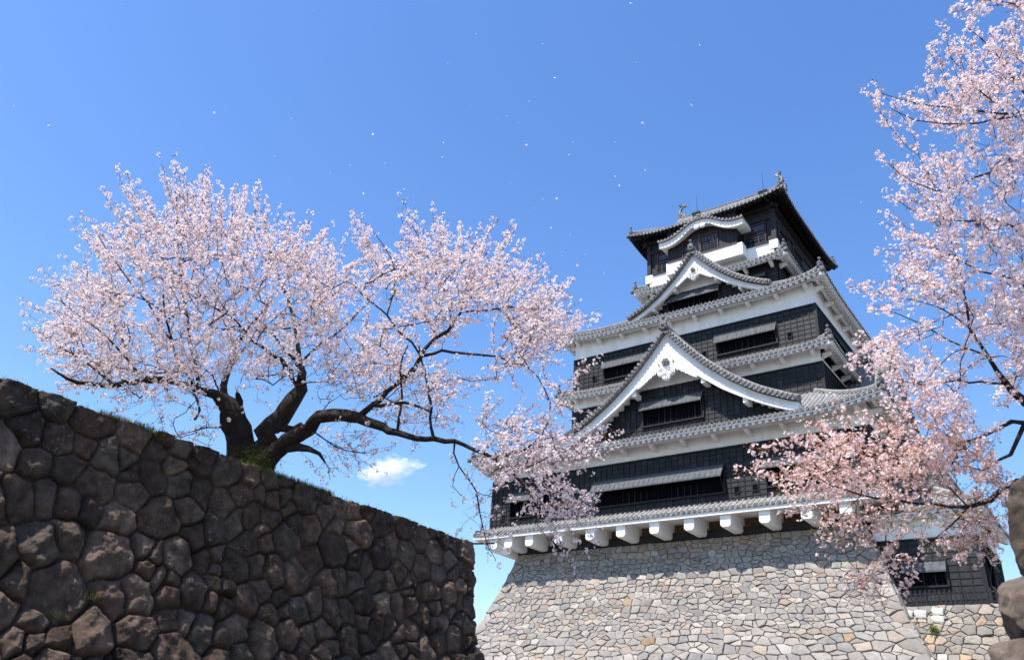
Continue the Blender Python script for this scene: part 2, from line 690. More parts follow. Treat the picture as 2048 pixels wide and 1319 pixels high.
def end_tile(pos, d, sc=1.0, ball=True):
    """ogre tile that closes a ridge: curled shield, cheeks, boss and a ball on a stalk; d = outward (x, y)"""
    mb = MB()
    d = np.array(d, float)
    d /= np.linalg.norm(d)
    t = np.array([-d[1], d[0]])

    def P(x, o, z):
        q = np.array(pos[:2]) + t * x * sc + d * o * sc
        return (q[0], q[1], pos[2] + z * sc)
    outl = [(-0.20, 0.0), (-0.30, 0.05), (-0.33, 0.16), (-0.25, 0.24), (-0.22, 0.36), (-0.27, 0.48), (-0.20, 0.60), (-0.08, 0.66),
            (0.08, 0.66), (0.20, 0.60), (0.27, 0.48), (0.22, 0.36), (0.25, 0.24), (0.33, 0.16), (0.30, 0.05), (0.20, 0.0)]
    mb.loft([[P(x, -0.10, z) for x, z in outl], [P(x, 0.06, z) for x, z in outl], [P(x * 0.8, 0.10, 0.06 + z * 0.84) for x, z in outl]])
    for (x, z, r) in ((0, 0.36, 0.13), (-0.2, 0.13, 0.085), (0.2, 0.13, 0.085)):
        for (ra, rb) in ((1.0, 0.55),):
            rings = []
            for (rr, oo) in ((r, 0.08), (r, 0.15), (r * 0.6, 0.17), (r * 0.5, 0.14), (r * 0.2, 0.17)):
                rings.append([P(x + rr * math.cos(2 * math.pi * q / 9), oo, z + rr * math.sin(2 * math.pi * q / 9)) for q in range(9)])
            mb.loft(rings)
    if ball:
        q = P(0, -0.02, 0)
        lathe(mb, (q[0], q[1], pos[2] + 0.62 * sc), [(0.07 * sc, 0), (0.055 * sc, 0.14 * sc), (0.05 * sc, 0.18 * sc), (0.12 * sc, 0.24 * sc), (0.14 * sc, 0.31 * sc), (0.11 * sc, 0.39 * sc), (0.03 * sc, 0.44 * sc)])
    return mb


def build_roof(rf, eaves_mat='plaster', brackets=2.15, corners=('fl', 'fr', 'br', 'bl'), arun=None, purlin=True, sc=1.0, raft=0.42):
    mb = MB()
    rf.tiles(mb, arun=arun)
    roof = obj("tiled_roof", mb, M['tile'], keep)
    mb = MB()
    rf.eaves(mb, purlin=purlin, raft=raft)
    ev = obj("eaves", mb, M[eaves_mat], roof)
    if brackets:
        for s in ('front', 'right', 'left'):
            L = rf.sides[s][3]
            n = max(2, int(round((L - 2 * rf.oh - 0.8) / brackets)))
            for k in range(n + 1):
                u = rf.oh + 0.4 + (L - 2 * rf.oh - 0.8) * k / n
                obj("bracket", rf.bracket(s, u), M[eaves_mat], roof)
    for c in corners:
        mb = MB()
        rf.hip_ridges(mb, (c,), arun)
        obj("hip_ridge", mb, M['tile'], roof)
    for c in corners:
        p, d = rf.corner(c)
        q = (p[0] - d[0] * 0.28, p[1] - d[1] * 0.28, p[2] + 0.10)
        obj("ridge_end_tile", end_tile(q, d, 0.85 * sc), M['ornament'], roof)
        # stub tile that hangs from the corner
        mb = MB()
        r = (p[0] - d[0] * 0.02, p[1] - d[1] * 0.02)
        lathe(mb, (r[0], r[1], p[2] - 0.26), [(0.13, 0), (0.17, 0.05), (0.17, 0.22), (0.12, 0.30)])
        obj("corner_tile", mb, M['ornament'], roof)
    return roof


R1 = Roof(X1, Y1, B1, 1.5, 19.28, 3.35, 5.4, lift=0.62, lw=5.0, curve=0.45)
roof1 = build_roof(R1)
R2 = Roof(X3, Y3, B3, 1.12, 25.60, 0.72, 1.12, lift=0.32, lw=4.0, curve=0.0)
roof2 = build_roof(R2)
R3 = Roof(X3, Y3, B3, 1.15, 30.72, 3.4, 5.35, lift=0.55, lw=5.0, curve=0.38)
roof3 = build_roof(R3)
R4 = Roof(X5, Y5, B5, 1.15, 36.10, 0.85, 1.15, lift=0.35, lw=3.5, curve=0.0)
roof4 = build_roof(R4, raft=0.40)
R5 = Roof(X5, Y5, B5, 1.42, 41.66, 1.72, 2.4, lift=0.55, lw=4.5, curve=0.0)
roof5 = build_roof(R5, eaves_mat='timber', brackets=0)

# gabled upper part of the top roof: slopes run on to the ridge
mb = MB()
xg0, xg1 = X5[0] + 0.75, X5[1] - 0.75
z24, zr = 41.66 + 1.72, 46.95
y24, yb24 = R5.y0 + 2.4, R5.y1 - 2.4
for (ya, sg) in ((y24, 1), (yb24, -1)):
    g = []
    for j in range(7):
        t = j / 6
        g.append([(xg0 - 0.35, ya + sg * (YC - y24) * t, z24 + (zr - z24) * (0.9 * t + 0.1 * t * t)),
                  (xg1 + 0.35, ya + sg * (YC - y24) * t, z24 + (zr - z24) * (0.9 * t + 0.1 * t * t))])
    v = [q for row in g for q in row]
    mb.add(v, [(2 * j, 2 * j + 1, 2 * j + 3, 2 * j + 2) for j in range(6)])
    n = int((xg1 - xg0 + 0.6) / 0.33)
    for k in range(n + 1):
        x = xg0 - 0.3 + (xg1 - xg0 + 0.6) * k / n
        rings = []
        for row in g:
            yy, zz = row[0][1], row[0][2]
            rings.append([(x + 0.082 * math.cos(math.pi * q / 4), yy, zz + 0.09 * math.sin(math.pi * q / 4)) for q in range(5)])
        mb.loft(rings, close=False)
obj("upper_roof", mb, M['tile'], roof5)
mb = MB()
for x in (xg0, xg1):
    mb.add([(x, y24, z24 - 0.3), (x, yb24, z24 - 0.3), (x, YC, zr - 0.15), (x + 0.2, y24, z24 - 0.3), (x + 0.2, yb24, z24 - 0.3), (x + 0.2, YC, zr - 0.15)],
           [(0, 1, 2), (3, 5, 4), (0, 3, 4, 1), (1, 4, 5, 2), (2, 5, 3, 0)])
obj("gable_wall", mb, M['plaster'], roof5)
# main ridge
mb = MB()
rings = []
for i in range(15):
    t = i / 14
    x = xg0 - 0.45 + (xg1 - xg0 + 0.9) * t
    up = 0.22 * (2 * abs(t - 0.5)) ** 2.5
    rings.append([(x, YC + yy, zr + zz + up) for yy, zz in ((-0.26, -0.15), (-0.26, 0.42), (-0.30, 0.44), (-0.30, 0.50), (-0.14, 0.60), (0.14, 0.60), (0.30, 0.50), (0.30, 0.44), (0.26, 0.42), (0.26, -0.15))])
mb.loft(rings)
obj("main_ridge", mb, M['tile'], roof5)


def dolphin(x, sg):
    """tiled sea-beast on the end of the ridge: head down on the ridge, body arched, tail fin up"""
    mb = MB()
    path = [(-0.30, 0.05, 0.24, 0.26), (-0.12, 0.10, 0.30, 0.30), (0.10, 0.30, 0.27, 0.28), (0.24, 0.58, 0.22, 0.24), (0.26, 0.86, 0.16, 0.19), (0.16, 1.10, 0.11, 0.14), (0.02, 1.26, 0.07, 0.10)]
    rings = []
    for k, (dx, z, rx, ry) in enumerate(path):
        a = path[max(0, k - 1)]
        c = path[min(len(path) - 1, k + 1)]
        tx, tz = c[0] - a[0], c[1] - a[1]
        l = math.hypot(tx, tz)
        nx, nz = -tz / l, tx / l
        ring = []
        for q in range(10):
            th = 2 * math.pi * q / 10
            o = rx * math.cos(th)
            ring.append((x + sg * (dx + nx * o), YC + ry * math.sin(th), zr + 0.62 + z + nz * o))
        rings.append(ring)
    mb.loft(rings)
    for k in range(5):      # tail rays
        a = -0.75 + 0.375 * k
        b0 = (x + sg * 0.02, YC, zr + 0.62 + 1.20)
        tip = (b0[0] + 0.52 * math.sin(a) * sg * -1 - sg * 0.12, YC + 0.10 * (k - 2), b0[2] + 0.50 * math.cos(a))
        w = 0.085
        mb.add([(b0[0] - w, YC - 0.05, b0[2] - 0.05), (b0[0] + w, YC - 0.05, b0[2]), (b0[0] + w, YC + 0.05, b0[2]), (b0[0] - w, YC + 0.05, b0[2] - 0.05),
                (tip[0] - w, tip[1] - 0.03, tip[2]), (tip[0] + w, tip[1] - 0.03, tip[2] - 0.04), (tip[0] + w, tip[1] + 0.03, tip[2] - 0.04), (tip[0] - w, tip[1] + 0.03, tip[2])],
               [(3, 2, 1, 0), (4, 5, 6, 7), (0, 1, 5, 4), (1, 2, 6, 5), (2, 3, 7, 6), (3, 0, 4, 7)])
    for k in range(5):      # dorsal spines
        z = 0.25 + 0.2 * k
        dx = [0.40, 0.46, 0.44, 0.38, 0.25][k]
        mb.add([(x + sg * (dx - 0.22), YC - 0.03, zr + 0.62 + z - 0.06), (x + sg * (dx - 0.22), YC + 0.03, zr + 0.62 + z - 0.06), (x + sg * dx, YC, zr + 0.62 + z + 0.10), (x + sg * (dx - 0.22), YC, zr + 0.62 + z + 0.12)],
               [(0, 1, 2), (1, 3, 2), (0, 2, 3), (0, 3, 1)])
    for s in (-1, 1):       # pectoral fins
        mb.add([(x - sg * 0.05, YC + s * 0.24, zr + 0.72), (x + sg * 0.12, YC + s * 0.25, zr + 0.80), (x + sg * 0.1, YC + s * 0.48, zr + 1.05), (x, YC + s * 0.27, zr + 0.70)], [(0, 1, 2), (0, 2, 3), (3, 2, 1), (0, 3, 1)])
    return mb


obj("ridge_beast", dolphin(-28.25, -1), M['ornament'], roof5)
obj("ridge_beast", dolphin(-18.55, 1), M['ornament'], roof5)
for x in (-26.74, -20.09):
    mb = MB()
    lathe(mb, (x, YC, zr + 0.55), [(0.028, 0), (0.022, 0.9), (0.016, 1.6), (0.012, 2.25), (0.002, 2.45)], 6)
    lathe(mb, (x, YC, zr + 0.55), [(0.22, 0), (0.22, 0.12), (0.05, 0.16)], 6)
    rd = obj("lightning_rod", mb, M['metal'], roof5)
    mb = MB()
    mb.box(x - 0.42, x + 0.42, YC - 0.40, YC + 0.40, zr + 0.52, zr + 0.66)
    mb.box(x - 0.36, x - 0.28, YC - 0.36, YC + 0.36, zr + 0.35, zr + 0.52)
    mb.box(x + 0.28, x + 0.36, YC - 0.36, YC + 0.36, zr + 0.35, zr + 0.52)
    obj("rod_bracket", mb, M['timber'], rd)


# ---------------------------------------------------------------- skirt roof over the beam ends
RS = Roof(X1, Y1, B1, 0.92, 14.02, 0.66, 0.92, lift=0.05, lw=2.0, curve=0.0)
mb = MB()
RS.tiles(mb, spacing=0.36)
skirt = obj("skirt_roof", mb, M['tile'], keep)
mb = MB()
for s in RS.sides:
    RS.strip(mb, s, 0.02, 0.20, -0.36, -0.104)
    RS.strip(mb, s, 0.20, 0.34, -0.50, -0.14)
obj("eaves", mb, M['plaster'], skirt)
for c in ('fl', 'fr'):
    p, d = RS.corner(c)
    obj("ridge_end_tile", end_tile((p[0] - d[0] * 0.2, p[1] - d[1] * 0.2, p[2] + 0.0), d, 0.6, False), M['ornament'], skirt)
# floor structure between skirt and stone: brown boards, dark sill beam
mb = MB()
mb.box(XS[0] + 0.25, XS[1] - 0.25, YS + 0.30, B1 - 1.5, ZS + 0.45, 14.4)
n = 52
for k in range(n + 1):
    x = XS[0] + 0.3 + (XS[1] - XS[0] - 0.6) * k / n
    mb.box(x - 0.03, x + 0.03, YS + 0.25, YS + 0.31, ZS + 0.5, 13.96)
obj("under_floor_boarding", mb, M['brown'], keep)
mb = MB()
mb.box(XS[0] - 0.12, XS[1] + 0.12, YS - 0.10, B1 - 1.2, ZS + 0.02, ZS + 0.52)
obj("sill_beam", mb, M['timber'], keep)
mb = MB()
mb.box(X1[0] - 0.57, X1[1] + 0.57, Y1 - 0.57, B1 + 0.57, 13.97, 14.12)
obj("floor_soffit", mb, M['plaster'], keep)


def beam_end(x, w=0.35):
    mb = MB()
    prof = [(-w, 13.965), (-w, 13.06), (-w + 0.12, 12.93), (w - 0.12, 12.93), (w, 13.06), (w, 13.965)]
    e = 0.03
    r0 = [(x + a * 0.93, Y1 - 0.72 - 0.02, 13.28 + (z - 13.28) * 0.95) for a, z in prof]
    r1 = [(x + a, Y1 - 0.72 + e, z) for a, z in prof]
    r2 = [(x + a, YS + 0.30, z) for a, z in prof]
    mb.loft([r0, r1, r2])
    return mb


for x in (-37.55, -36.2, -34.35, -31.85, -29.3, -26.92, -24.46, -22.03, -19.61, -17.15, -14.65, -12.45):
    obj("beam_end", beam_end(x), M['plaster'], keep)
# corbelled plaster corner on the left, where the floor runs out past the stone
mb = MB()
for (xa, xb) in ((X1[0] - 0.35, XS[0] + 0.1),):
    z0 = 13.96
    v = [(xa + 0.55, Y1 - 0.05, 12.95), (xb, Y1 - 0.05, 12.55), (xa + 0.55, B1 - 2, 12.95), (xb, B1 - 2, 12.55),
         (xa, Y1 - 0.50, z0), (xb, Y1 - 0.50, z0), (xa, B1 - 1.5, z0), (xb, B1 - 1.5, z0)]
    mb.hexa(v)
obj("corbel", mb, M['plaster'], keep)


# ---------------------------------------------------------------- windows with propped awnings
def window(fr, u0, u1, z0, z1, parent, drop=0.95, out=0.62, ov=0.18, props=True, bars=0.24, sill=True, ahead=0.0):
    L = u1 - u0
    mb = MB()
    fbox(mb, fr, u0, u1, 0.0, 0.072, z0, z1)
    win = obj("window", mb, M['dark'], parent)  # solid panel, its black standing in for a shaded opening
    mb = MB()
    t = 0.10
    fbox(mb, fr, u0 - t, u0, 0.0, 0.19, z0 - t, z1 + t, (0.7, 0.7, 0.7))
    fbox(mb, fr, u1, u1 + t, 0.0, 0.19, z0 - t, z1 + t, (0.7, 0.7, 0.7))
    fbox(mb, fr, u0, u1, 0.0, 0.187, z0 - t, z0, (0.7, 0.7, 0.7))
    fbox(mb, fr, u0, u1, 0.0, 0.187, z1, z1 + t, (0.7, 0.7, 0.7))
    obj("window_frame", mb, M['board'], win)
    mb = MB()
    n = max(2, int(L / bars))
    for k in range(1, n):
        u = u0 + L * k / n
        fbox(mb, fr, u - 0.04, u + 0.04, 0.072, 0.135, z0, z1)
    fbox(mb, fr, u0, u1, 0.075, 0.12, z0 + (z1 - z0) * 0.45, z0 + (z1 - z0) * 0.45 + 0.05)
    obj("lattice", mb, M['dark'], win)  # bars share the painted shade so they sink into the panel
    # awning: tilted sheet with standing seams
    mb = MB()
    a0, a1 = u0 - ov, u1 + ov * 0.3
    zt = z1 + 0.12
    th = 0.05
    v = []
    for dz in (-th, 0):
        for (o, z) in ((out, zt - drop), (0.12, zt)):
            for u in (a0, a1):
                v.append(fp(fr, u, o, z + dz))
    mb.hexa(v)
    n = max(3, int((a1 - a0) / 0.36))
    for k in range(n + 1):
        u = a0 + 0.02 + (a1 - a0 - 0.04) * k / n
        v = []
        for dz in (-0.01, 0.045):
            for (o, z) in ((out + 0.01, zt - drop - 0.005), (0.12, zt)):
                for uu in (u - 0.022, u + 0.022):
                    v.append(fp(fr, uu, o, z + dz))
        mb.hexa(v)
    v = []
    for dz in (-0.09, -0.045):
        for o in (out + 0.02, out - 0.06):
            for u in (a0, a1):
                v.append(fp(fr, u, o, zt - drop + dz + 0.0))
    mb.hexa(v)
    aw = obj("awning", mb, M['awning'], win)
    if props:
        mb = MB()
        for u in (u0 + 0.02, u1 - 0.02):
            p0 = np.array(fp(fr, u, 0.14, z0 + 0.02))
            p1 = np.array(fp(fr, u, out - 0.08, zt - drop - 0.06))
            w = 0.022
            ax = np.array([fr[1][0], fr[1][1], 0]) * w
            mb.loft([[tuple(p + ax + (0, 0, w)), tuple(p + ax - (0, 0, w)), tuple(p - ax - (0, 0, w)), tuple(p - ax + (0, 0, w))] for p in (p0, p1)])
        obj("awning_prop", mb, M['timber'], win)
    return win


def loophole(fr, u, z, parent, w=0.30, h=0.36):
    mb = MB()
    fbox(mb, fr, u - w / 2, u + w / 2, 0.0, 0.098, z - h / 2, z + h / 2)
    lo = obj("loophole", mb, M['dark'], parent)  # shaded hole painted as a black block on the wall
    mb = MB()
    t = 0.045
    fbox(mb, fr, u - w / 2 - t, u - w / 2, 0, 0.125, z - h / 2 - t, z + h / 2 + t, (0.6, 0.6, 0.6))
    fbox(mb, fr, u + w / 2, u + w / 2 + t, 0, 0.125, z - h / 2 - t, z + h / 2 + t, (0.6, 0.6, 0.6))
    fbox(mb, fr, u - w / 2, u + w / 2, 0, 0.122, z + h / 2, z + h / 2 + t, (0.6, 0.6, 0.6))
    fbox(mb, fr, u - w / 2, u + w / 2, 0, 0.122, z - h / 2 - t, z - h / 2, (0.6, 0.6, 0.6))
    obj("loophole_frame", mb, M['board'], lo)


F1 = side_frames(X1, Y1, B1)
F3 = side_frames(X3, Y3, B3)
x0 = X1[0]
window(F1['front'], -29.2 - x0, -19.8 - x0, 15.30, 17.05, w1, drop=0.92, out=0.72)
window(F1['front'], -17.0 - x0, -13.4 - x0, 15.30, 17.05, w1, drop=0.80, out=0.66)
window(F1['front'], -36.6 - x0, -33.4 - x0, 15.30, 17.05, w1, drop=0.80, out=0.66)
for x in (-32.6, -30.2, -19.0, -17.8, -12.6, -37.4):
    loophole(F1['front'], x - x0, 15.35, w1)
x0 = X3[0]
window(F3['front'], -21.35 - x0, -16.9 - x0, 26.85, 28.35, w3, drop=0.70, out=0.45)
window(F3['front'], -31.0 - x0, -27.0 - x0, 26.85, 28.35, w3, drop=0.70, out=0.45)
for x in (-15.96, -31.98, -22.4, -25.9):
    loophole(F3['front'], x - x0, 27.2, w3)
for u in (4.0, 11.0):
    window(F1['right'], u, u + 3.2, 15.30, 17.05, w1, drop=0.80, out=0.66)
    window(F3['right'], u, u + 2.6, 26.85, 28.35, w3, drop=0.70, out=0.45)


# ---------------------------------------------------------------- gables
RAKE = [(0, 7.55), (0.45, 6.95), (0.9, 6.42), (1.35, 5.92), (2.0, 5.20), (2.75, 4.45), (3.15, 4.10), (4.3, 3.12), (4.85, 2.72), (5.9, 2.02), (6.5, 1.66), (8.06, 0.92), (8.9, 0.60)]
INNER = [(0, 5.76), (1.0, 4.90), (2.0, 4.02), (2.35, 3.72), (3.9, 2.50), (5.2, 1.68), (6.4, 1.02), (7.2, 0.62), (8.2, 0.20)]


def interp(tab, u):
    u = abs(u)
    for (a, za), (b, zb) in zip(tab, tab[1:]):
        if u <= b:
            return za + (zb - za) * (u - a) / (b - a)
    (a, za), (b, zb) = tab[-2:]
    return zb + (zb - za) / (b - a) * (u - b)


class Gable:
    def __init__(self, origin, axis, inward, k, hw):
        """origin = foot of the centre line on the gable plane; z there is the base"""
        self.o = np.array(origin, float)
        self.a = np.array(axis, float)
        self.n = np.array(inward, float)
        self.k, self.hw = k, hw

    def P(self, u, v, z):
        q = self.o[:2] + self.a * u + self.n * v
        return (q[0], q[1], self.o[2] + z)

    def zo(self, u):
        return interp(RAKE, u / self.k) * self.k

    def zi(self, u):
        return interp(INNER, u / self.k) * self.k

    def us(self, n=26, hw=None):
        hw = hw or self.hw
        return [hw * (-1 + 2 * i / (2 * n)) for i in range(2 * n + 1)]


def build_gable(G, parent, back, tymp=0.95, black_top=3.95, boards=True, win=None):
    k = G.k
    us = G.us()
    P = G.P
    # tiled slopes running back to the wall
    mb = MB()
    for sg in (-1, 1):
        uu = [u for u in us if u * sg >= 0]
        v = []
        for u in uu:
            for d in (-0.34, back):
                v.append(P(u, d, G.zo(u) + 0.08))
        f = [(2 * i, 2 * i + 1, 2 * i + 3, 2 * i + 2) for i in range(len(uu) - 1)]
        mb.add(v, f)
        v2 = []
        for u in uu:
            v2.append(P(u, -0.34, G.zo(u) + 0.08))
            v2.append(P(u, -0.34, G.zo(u) - 0.02))
        mb.add(v2, f)
        # ribs down the slope
        d = 0.75
        while d < back:
            rings = []
            for u in uu:
                rings.append([P(u, d + 0.082 * math.cos(math.pi * q / 4), G.zo(u) + 0.08 + 0.09 * math.sin(math.pi * q / 4)) for q in range(5)])
            mb.loft(rings, close=False)
            d += 0.33
        # verge: round tiles laid across the rake with their discs to the front
        s, acc, u = 0.0, 0.0, 0.04
        du = 0.02
        while u < G.hw - 0.05:
            z0, z1 = G.zo(u), G.zo(u + du)
            acc += math.hypot(du, z1 - z0)
            u += du
            if acc >= 0.315:
                acc = 0
                zc = G.zo(u) + 0.17
                for (r, dz, dd) in ((0.115, 0.0, 0.0),):
                    rings = []
                    for (v_, rr) in ((0.55, r), (-0.40, r), (-0.41, r * 0.78), (-0.385, r * 0.7), (-0.385, r * 0.3), (-0.40, r * 0.2)):
                        rings.append([P(sg * u + rr * math.cos(2 * math.pi * q / 10), v_ + dd, zc + dz + rr * math.sin(2 * math.pi * q / 10)) for q in range(10)])
                    mb.loft(rings)
                # second course of half-round tiles above
                sl = (z1 - z0) / du
                nl = math.hypot(1, sl)
                ox, oz = -sl / nl * 0.19, 1 / nl * 0.19
                rings = []
                for (v_, rr) in ((0.55, 0.085), (-0.20, 0.085), (-0.21, 0.03)):
                    rings.append([P(sg * (u + ox) + rr * math.cos(2 * math.pi * q / 8), v_, zc + oz + rr * math.sin(2 * math.pi * q / 8)) for q in range(8)])
                mb.loft(rings)
        # verge ridge following the rake
        rings = []
        for u in uu:
            zc = G.zo(u) + 0.15
            sl = (G.zo(u + 0.05 * sg) - G.zo(u)) / 0.05 * sg
            nl = math.hypot(1, sl)
            nx, nz = -sl / nl * sg, 1 / nl
            if abs(u) < 0.05:
                nx = 0
            rings.append([P(u + nx * h, d, zc + nz * h) for d, h in ((-0.05, 0.0), (-0.05, 0.30), (0.05, 0.37), (0.22, 0.40), (0.40, 0.37), (0.50, 0.30), (0.50, 0.0))])
        mb.loft(rings)
    # ridge on top running back
    rings = [[P(x, d, G.zo(0) + 0.15 + z) for x, z in ((-0.24, -0.1), (-0.24, 0.35), (-0.12, 0.5), (0.12, 0.5), (0.24, 0.35), (0.24, -0.1))] for d in (-0.15, back)]
    mb.loft(rings)
    g = obj("gable", mb, M['tile'], parent)
    # barge boards: a recessed outer band and a proud inner band
    mb = MB()
    for sg in (-1, 1):
        uu = [u for u in us if u * sg >= 0]
        for (f0, f1, d0, d1) in ((0.0, 0.47, 0.04, 0.24), (0.47, 1.0, 0.0, 0.22)):
            rings = []
            for u in uu:
                zo, zi = G.zo(u) - 0.02, G.zi(u)
                if u == 0 or abs(u) < 1e-6:
                    pass
                za, zb = zo + (zi - zo) * f0, zo + (zi - zo) * f1
                rings.append([P(u, d0, za), P(u, d0, zb), P(u, d1, zb), P(u, d1, za)])
            mb.loft(rings)
        rings = []                       # thin moulding on the lower edge
        for u in uu:
            zi = G.zi(u)
            rings.append([P(u, -0.035, zi + 0.20 * k), P(u, -0.035, zi), P(u, 0.02, zi), P(u, 0.02, zi + 0.20 * k)])
        mb.loft(rings)
    obj("barge_board", mb, M['plaster'], g)
    # plastered underside between barge board and wall
    mb = MB()
    for sg in (-1, 1):
        uu = [u for u in us if u * sg >= 0]
        rings = []
        for u in uu:
            zt = G.zo(u) + 0.02
            rings.append([P(u, 0.22, zt), P(u, 0.22, zt - 0.35 * k), P(u, tymp + 0.05, zt - 0.35 * k), P(u, tymp + 0.05, zt)])
        mb.loft(rings)
        for f in (0.30, 0.62):       # purlin ends under the rake
            u = sg * G.hw * f
            zc = G.zi(u) + 0.02
            w = 0.16 * k
            v = [P(u + a, d, zc + z) for z in (-0.30 * k, 0.05) for d in (0.10, tymp) for a in (-w, w)]
            mb.hexa(v)
    obj("gable_soffit", mb, M['plaster'], g)
    # wall in the gable: plaster above, black boards below
    mb = MB()
    v = [P(u, tymp, min(0.25, G.zo(u) - 0.3)) for u in us] + [P(u, tymp, G.zo(u) - 0.2) for u in us]
    n = len(us)
    mb.add(v, [(i, i + 1, n + i + 1, n + i) for i in range(n - 1)])
    obj("gable_wall", mb, M['plaster'], g)
    fr = (G.o[:2] + G.n * tymp - G.a * G.hw, G.a, -G.n, 2 * G.hw)
    mb = MB()

    def top(u):
        return G.o[2] + min(black_top * k, G.zo(u - G.hw) - 0.45 * k)
    boards_face(mb, fr, G.o[2] + 0.3, G.o[2] + black_top * k, top=top)
    obj("black_boarding", mb, M['board'], g)
    if win:
        window(fr, *win, g, drop=0.72, out=0.50)
    # pendant ornament: carved cloud scrolls round a dark flower boss
    mb = MB()
    zc = G.zi(0) - 0.62 * k

    def disc(mb, cu, cz, r, d0, d1, n=16, wob=0.0, ph=0):
        rings = []
        for (d, rr) in ((d1, r), (d0 + 0.02, r), (d0, r * 0.86)):
            rings.append([P(cu + rr * (1 + wob * math.cos(6 * 2 * math.pi * q / n + ph)) * math.cos(2 * math.pi * q / n), d, cz + rr * (1 + wob * math.cos(6 * 2 * math.pi * q / n + ph)) * math.sin(2 * math.pi * q / n)) for q in range(n)])
        rings = rings[::-1]
        mb.loft(rings)

    def scroll(cu, cz, r, sg):
        disc(mb, cu, cz, r, -0.10, 0.10)
        pts = []
        for q in range(22):
            th = q / 21 * 3.3 * math.pi
            rr = r * (0.95 - 0.75 * q / 21)
            pts.append((cu + sg * rr * math.cos(th), cz + rr * math.sin(th)))
        w = r * 0.10
        rings = []
        for q, (a, bz) in enumerate(pts):
            rings.append([P(a - w, -0.10, bz - w), P(a, -0.16, bz), P(a + w, -0.10, bz + w)])
        mb.loft(rings, caps=False)
    disc(mb, 0, zc, 0.50 * k, -0.07, 0.10)
    v = [P(-0.75 * k, -0.05, zc + 0.28 * k), P(0.75 * k, -0.05, zc + 0.28 * k), P(0, -0.05, zc + 1.0 * k), P(-0.75 * k, 0.1, zc + 0.28 * k), P(0.75 * k, 0.1, zc + 0.28 * k), P(0, 0.1, zc + 1.0 * k)]
    mb.add(v, [(0, 1, 2), (3, 5, 4), (0, 3, 4, 1), (1, 4, 5, 2), (2, 5, 3, 0)])
    scroll(-0.34 * k, zc - 0.62 * k, 0.34 * k, 1)
    scroll(0.34 * k, zc - 0.62 * k, 0.34 * k, -1)
    scroll(0, zc - 0.98 * k, 0.30 * k, 1)
    for sg in (-1, 1):     # wing of leaves along the barge board
        for q, (a, r) in enumerate(((0.80, 0.30), (1.12, 0.25), (1.42, 0.22), (1.70, 0.19), (1.95, 0.16), (2.15, 0.12))):
            u = sg * a * k
            disc(mb, u, G.zi(u) - 0.02 - r * 0.55 * k, r * k, -0.06, 0.10, 12, 0.12, q)
            # leaf point
            zz = G.zi(u) - r * 1.0 * k
            mb.add([P(u - 0.12 * k, -0.05, zz), P(u + 0.12 * k, -0.05, zz), P(u + sg * 0.06 * k, -0.05, zz - 0.36 * k * r / 0.3), P(u, 0.08, zz)], [(0, 1, 2), (0, 2, 3), (1, 3, 2), (0, 3, 1)])
    gg = obj("gable_pendant", mb, M['plaster'], g)
    mb = MB()
    disc(mb, 0, zc + 0.10 * k, 0.27 * k, -0.24, -0.05, 24, 0.14)
    disc(mb, 0, zc + 0.10 * k, 0.09 * k, -0.29, -0.2, 8)
    obj("flower_boss", mb, M['ornament'], gg)
    p = P(0, -0.35, G.zo(0) + 0.12)
    obj("ridge_end_tile", end_tile(p, -G.n, 1.05 * (0.75 + 0.25 * k)), M['ornament'], g)
    return g


hw = 8.75
G1 = Gable((-23.15, 47.15, 19.40), (1, 0), (0, 1), 1.0, hw)
build_gable(G1, roof1, 5.2, tymp=1.02, win=(-25.45 + 23.15 + hw, -21.0 + 23.15 + hw, 20.60 - 0.0, 22.32))
# gable window sill loopholes
hw2 = 5.75
k2 = 5.0 / 7.55
G2 = Gable((-22.60, 51.15, 30.62), (1, 0), (0, 1), k2, hw2)
build_gable(G2, roof3, 5.2, tymp=0.90, black_top=3.55, win=(-25.2 + 22.6 + hw2, -20.9 + 22.6 + hw2, 31.1, 32.75))
# the flank facing right carries a gable of the same make on its lowest roof
G3 = Gable((-11.25, 60.0, 20.05), (0, 1), (-1, 0), 1.0, hw)
build_gable(G3, roof1, 3.4, tymp=0.95, win=(hw - 2.2, hw + 2.2, 21.25, 22.95))

# ---------------------------------------------------------------- fourth storey and look-out storey
mb = MB()
mb.box(X5[0], X5[1], Y5, B5, 32.5, 42.2)
w4 = obj("upper_wall", mb, M['timber'], keep)
F5 = side_frames(X5, Y5, B5)
mb = MB()
for s in ('front', 'right', 'left', 'back'):
    boards_face(mb, F5[s], 33.2, 36.0, batt=0.6)
obj("black_boarding", mb, M['board'], w4)
x0 = X5[0]
window(F5['front'], -20.0 - x0, -18.7 - x0, 34.3, 35.35, w4, drop=0.4, out=0.35)
mb = MB()
for s, L in (('front', F5['front'][3]), ('right', F5['right'][3]), ('left', F5['left'][3]), ('back', F5['back'][3])):
    fbox(mb, F5[s], -0.22, L + 0.22, -0.1, 0.22, 36.85, 37.98)
for s in ('front', 'back'):      # corner blocks of plaster stand a little higher
    L = F5[s][3]
    fbox(mb, F5[s], -0.27, 0.42, -0.1, 0.272, 37.3, 38.12)
    fbox(mb, F5[s], L - 0.42, L + 0.27, -0.1, 0.272, 37.3, 38.12)
obj("white_dado", mb, M['plaster'], w4)
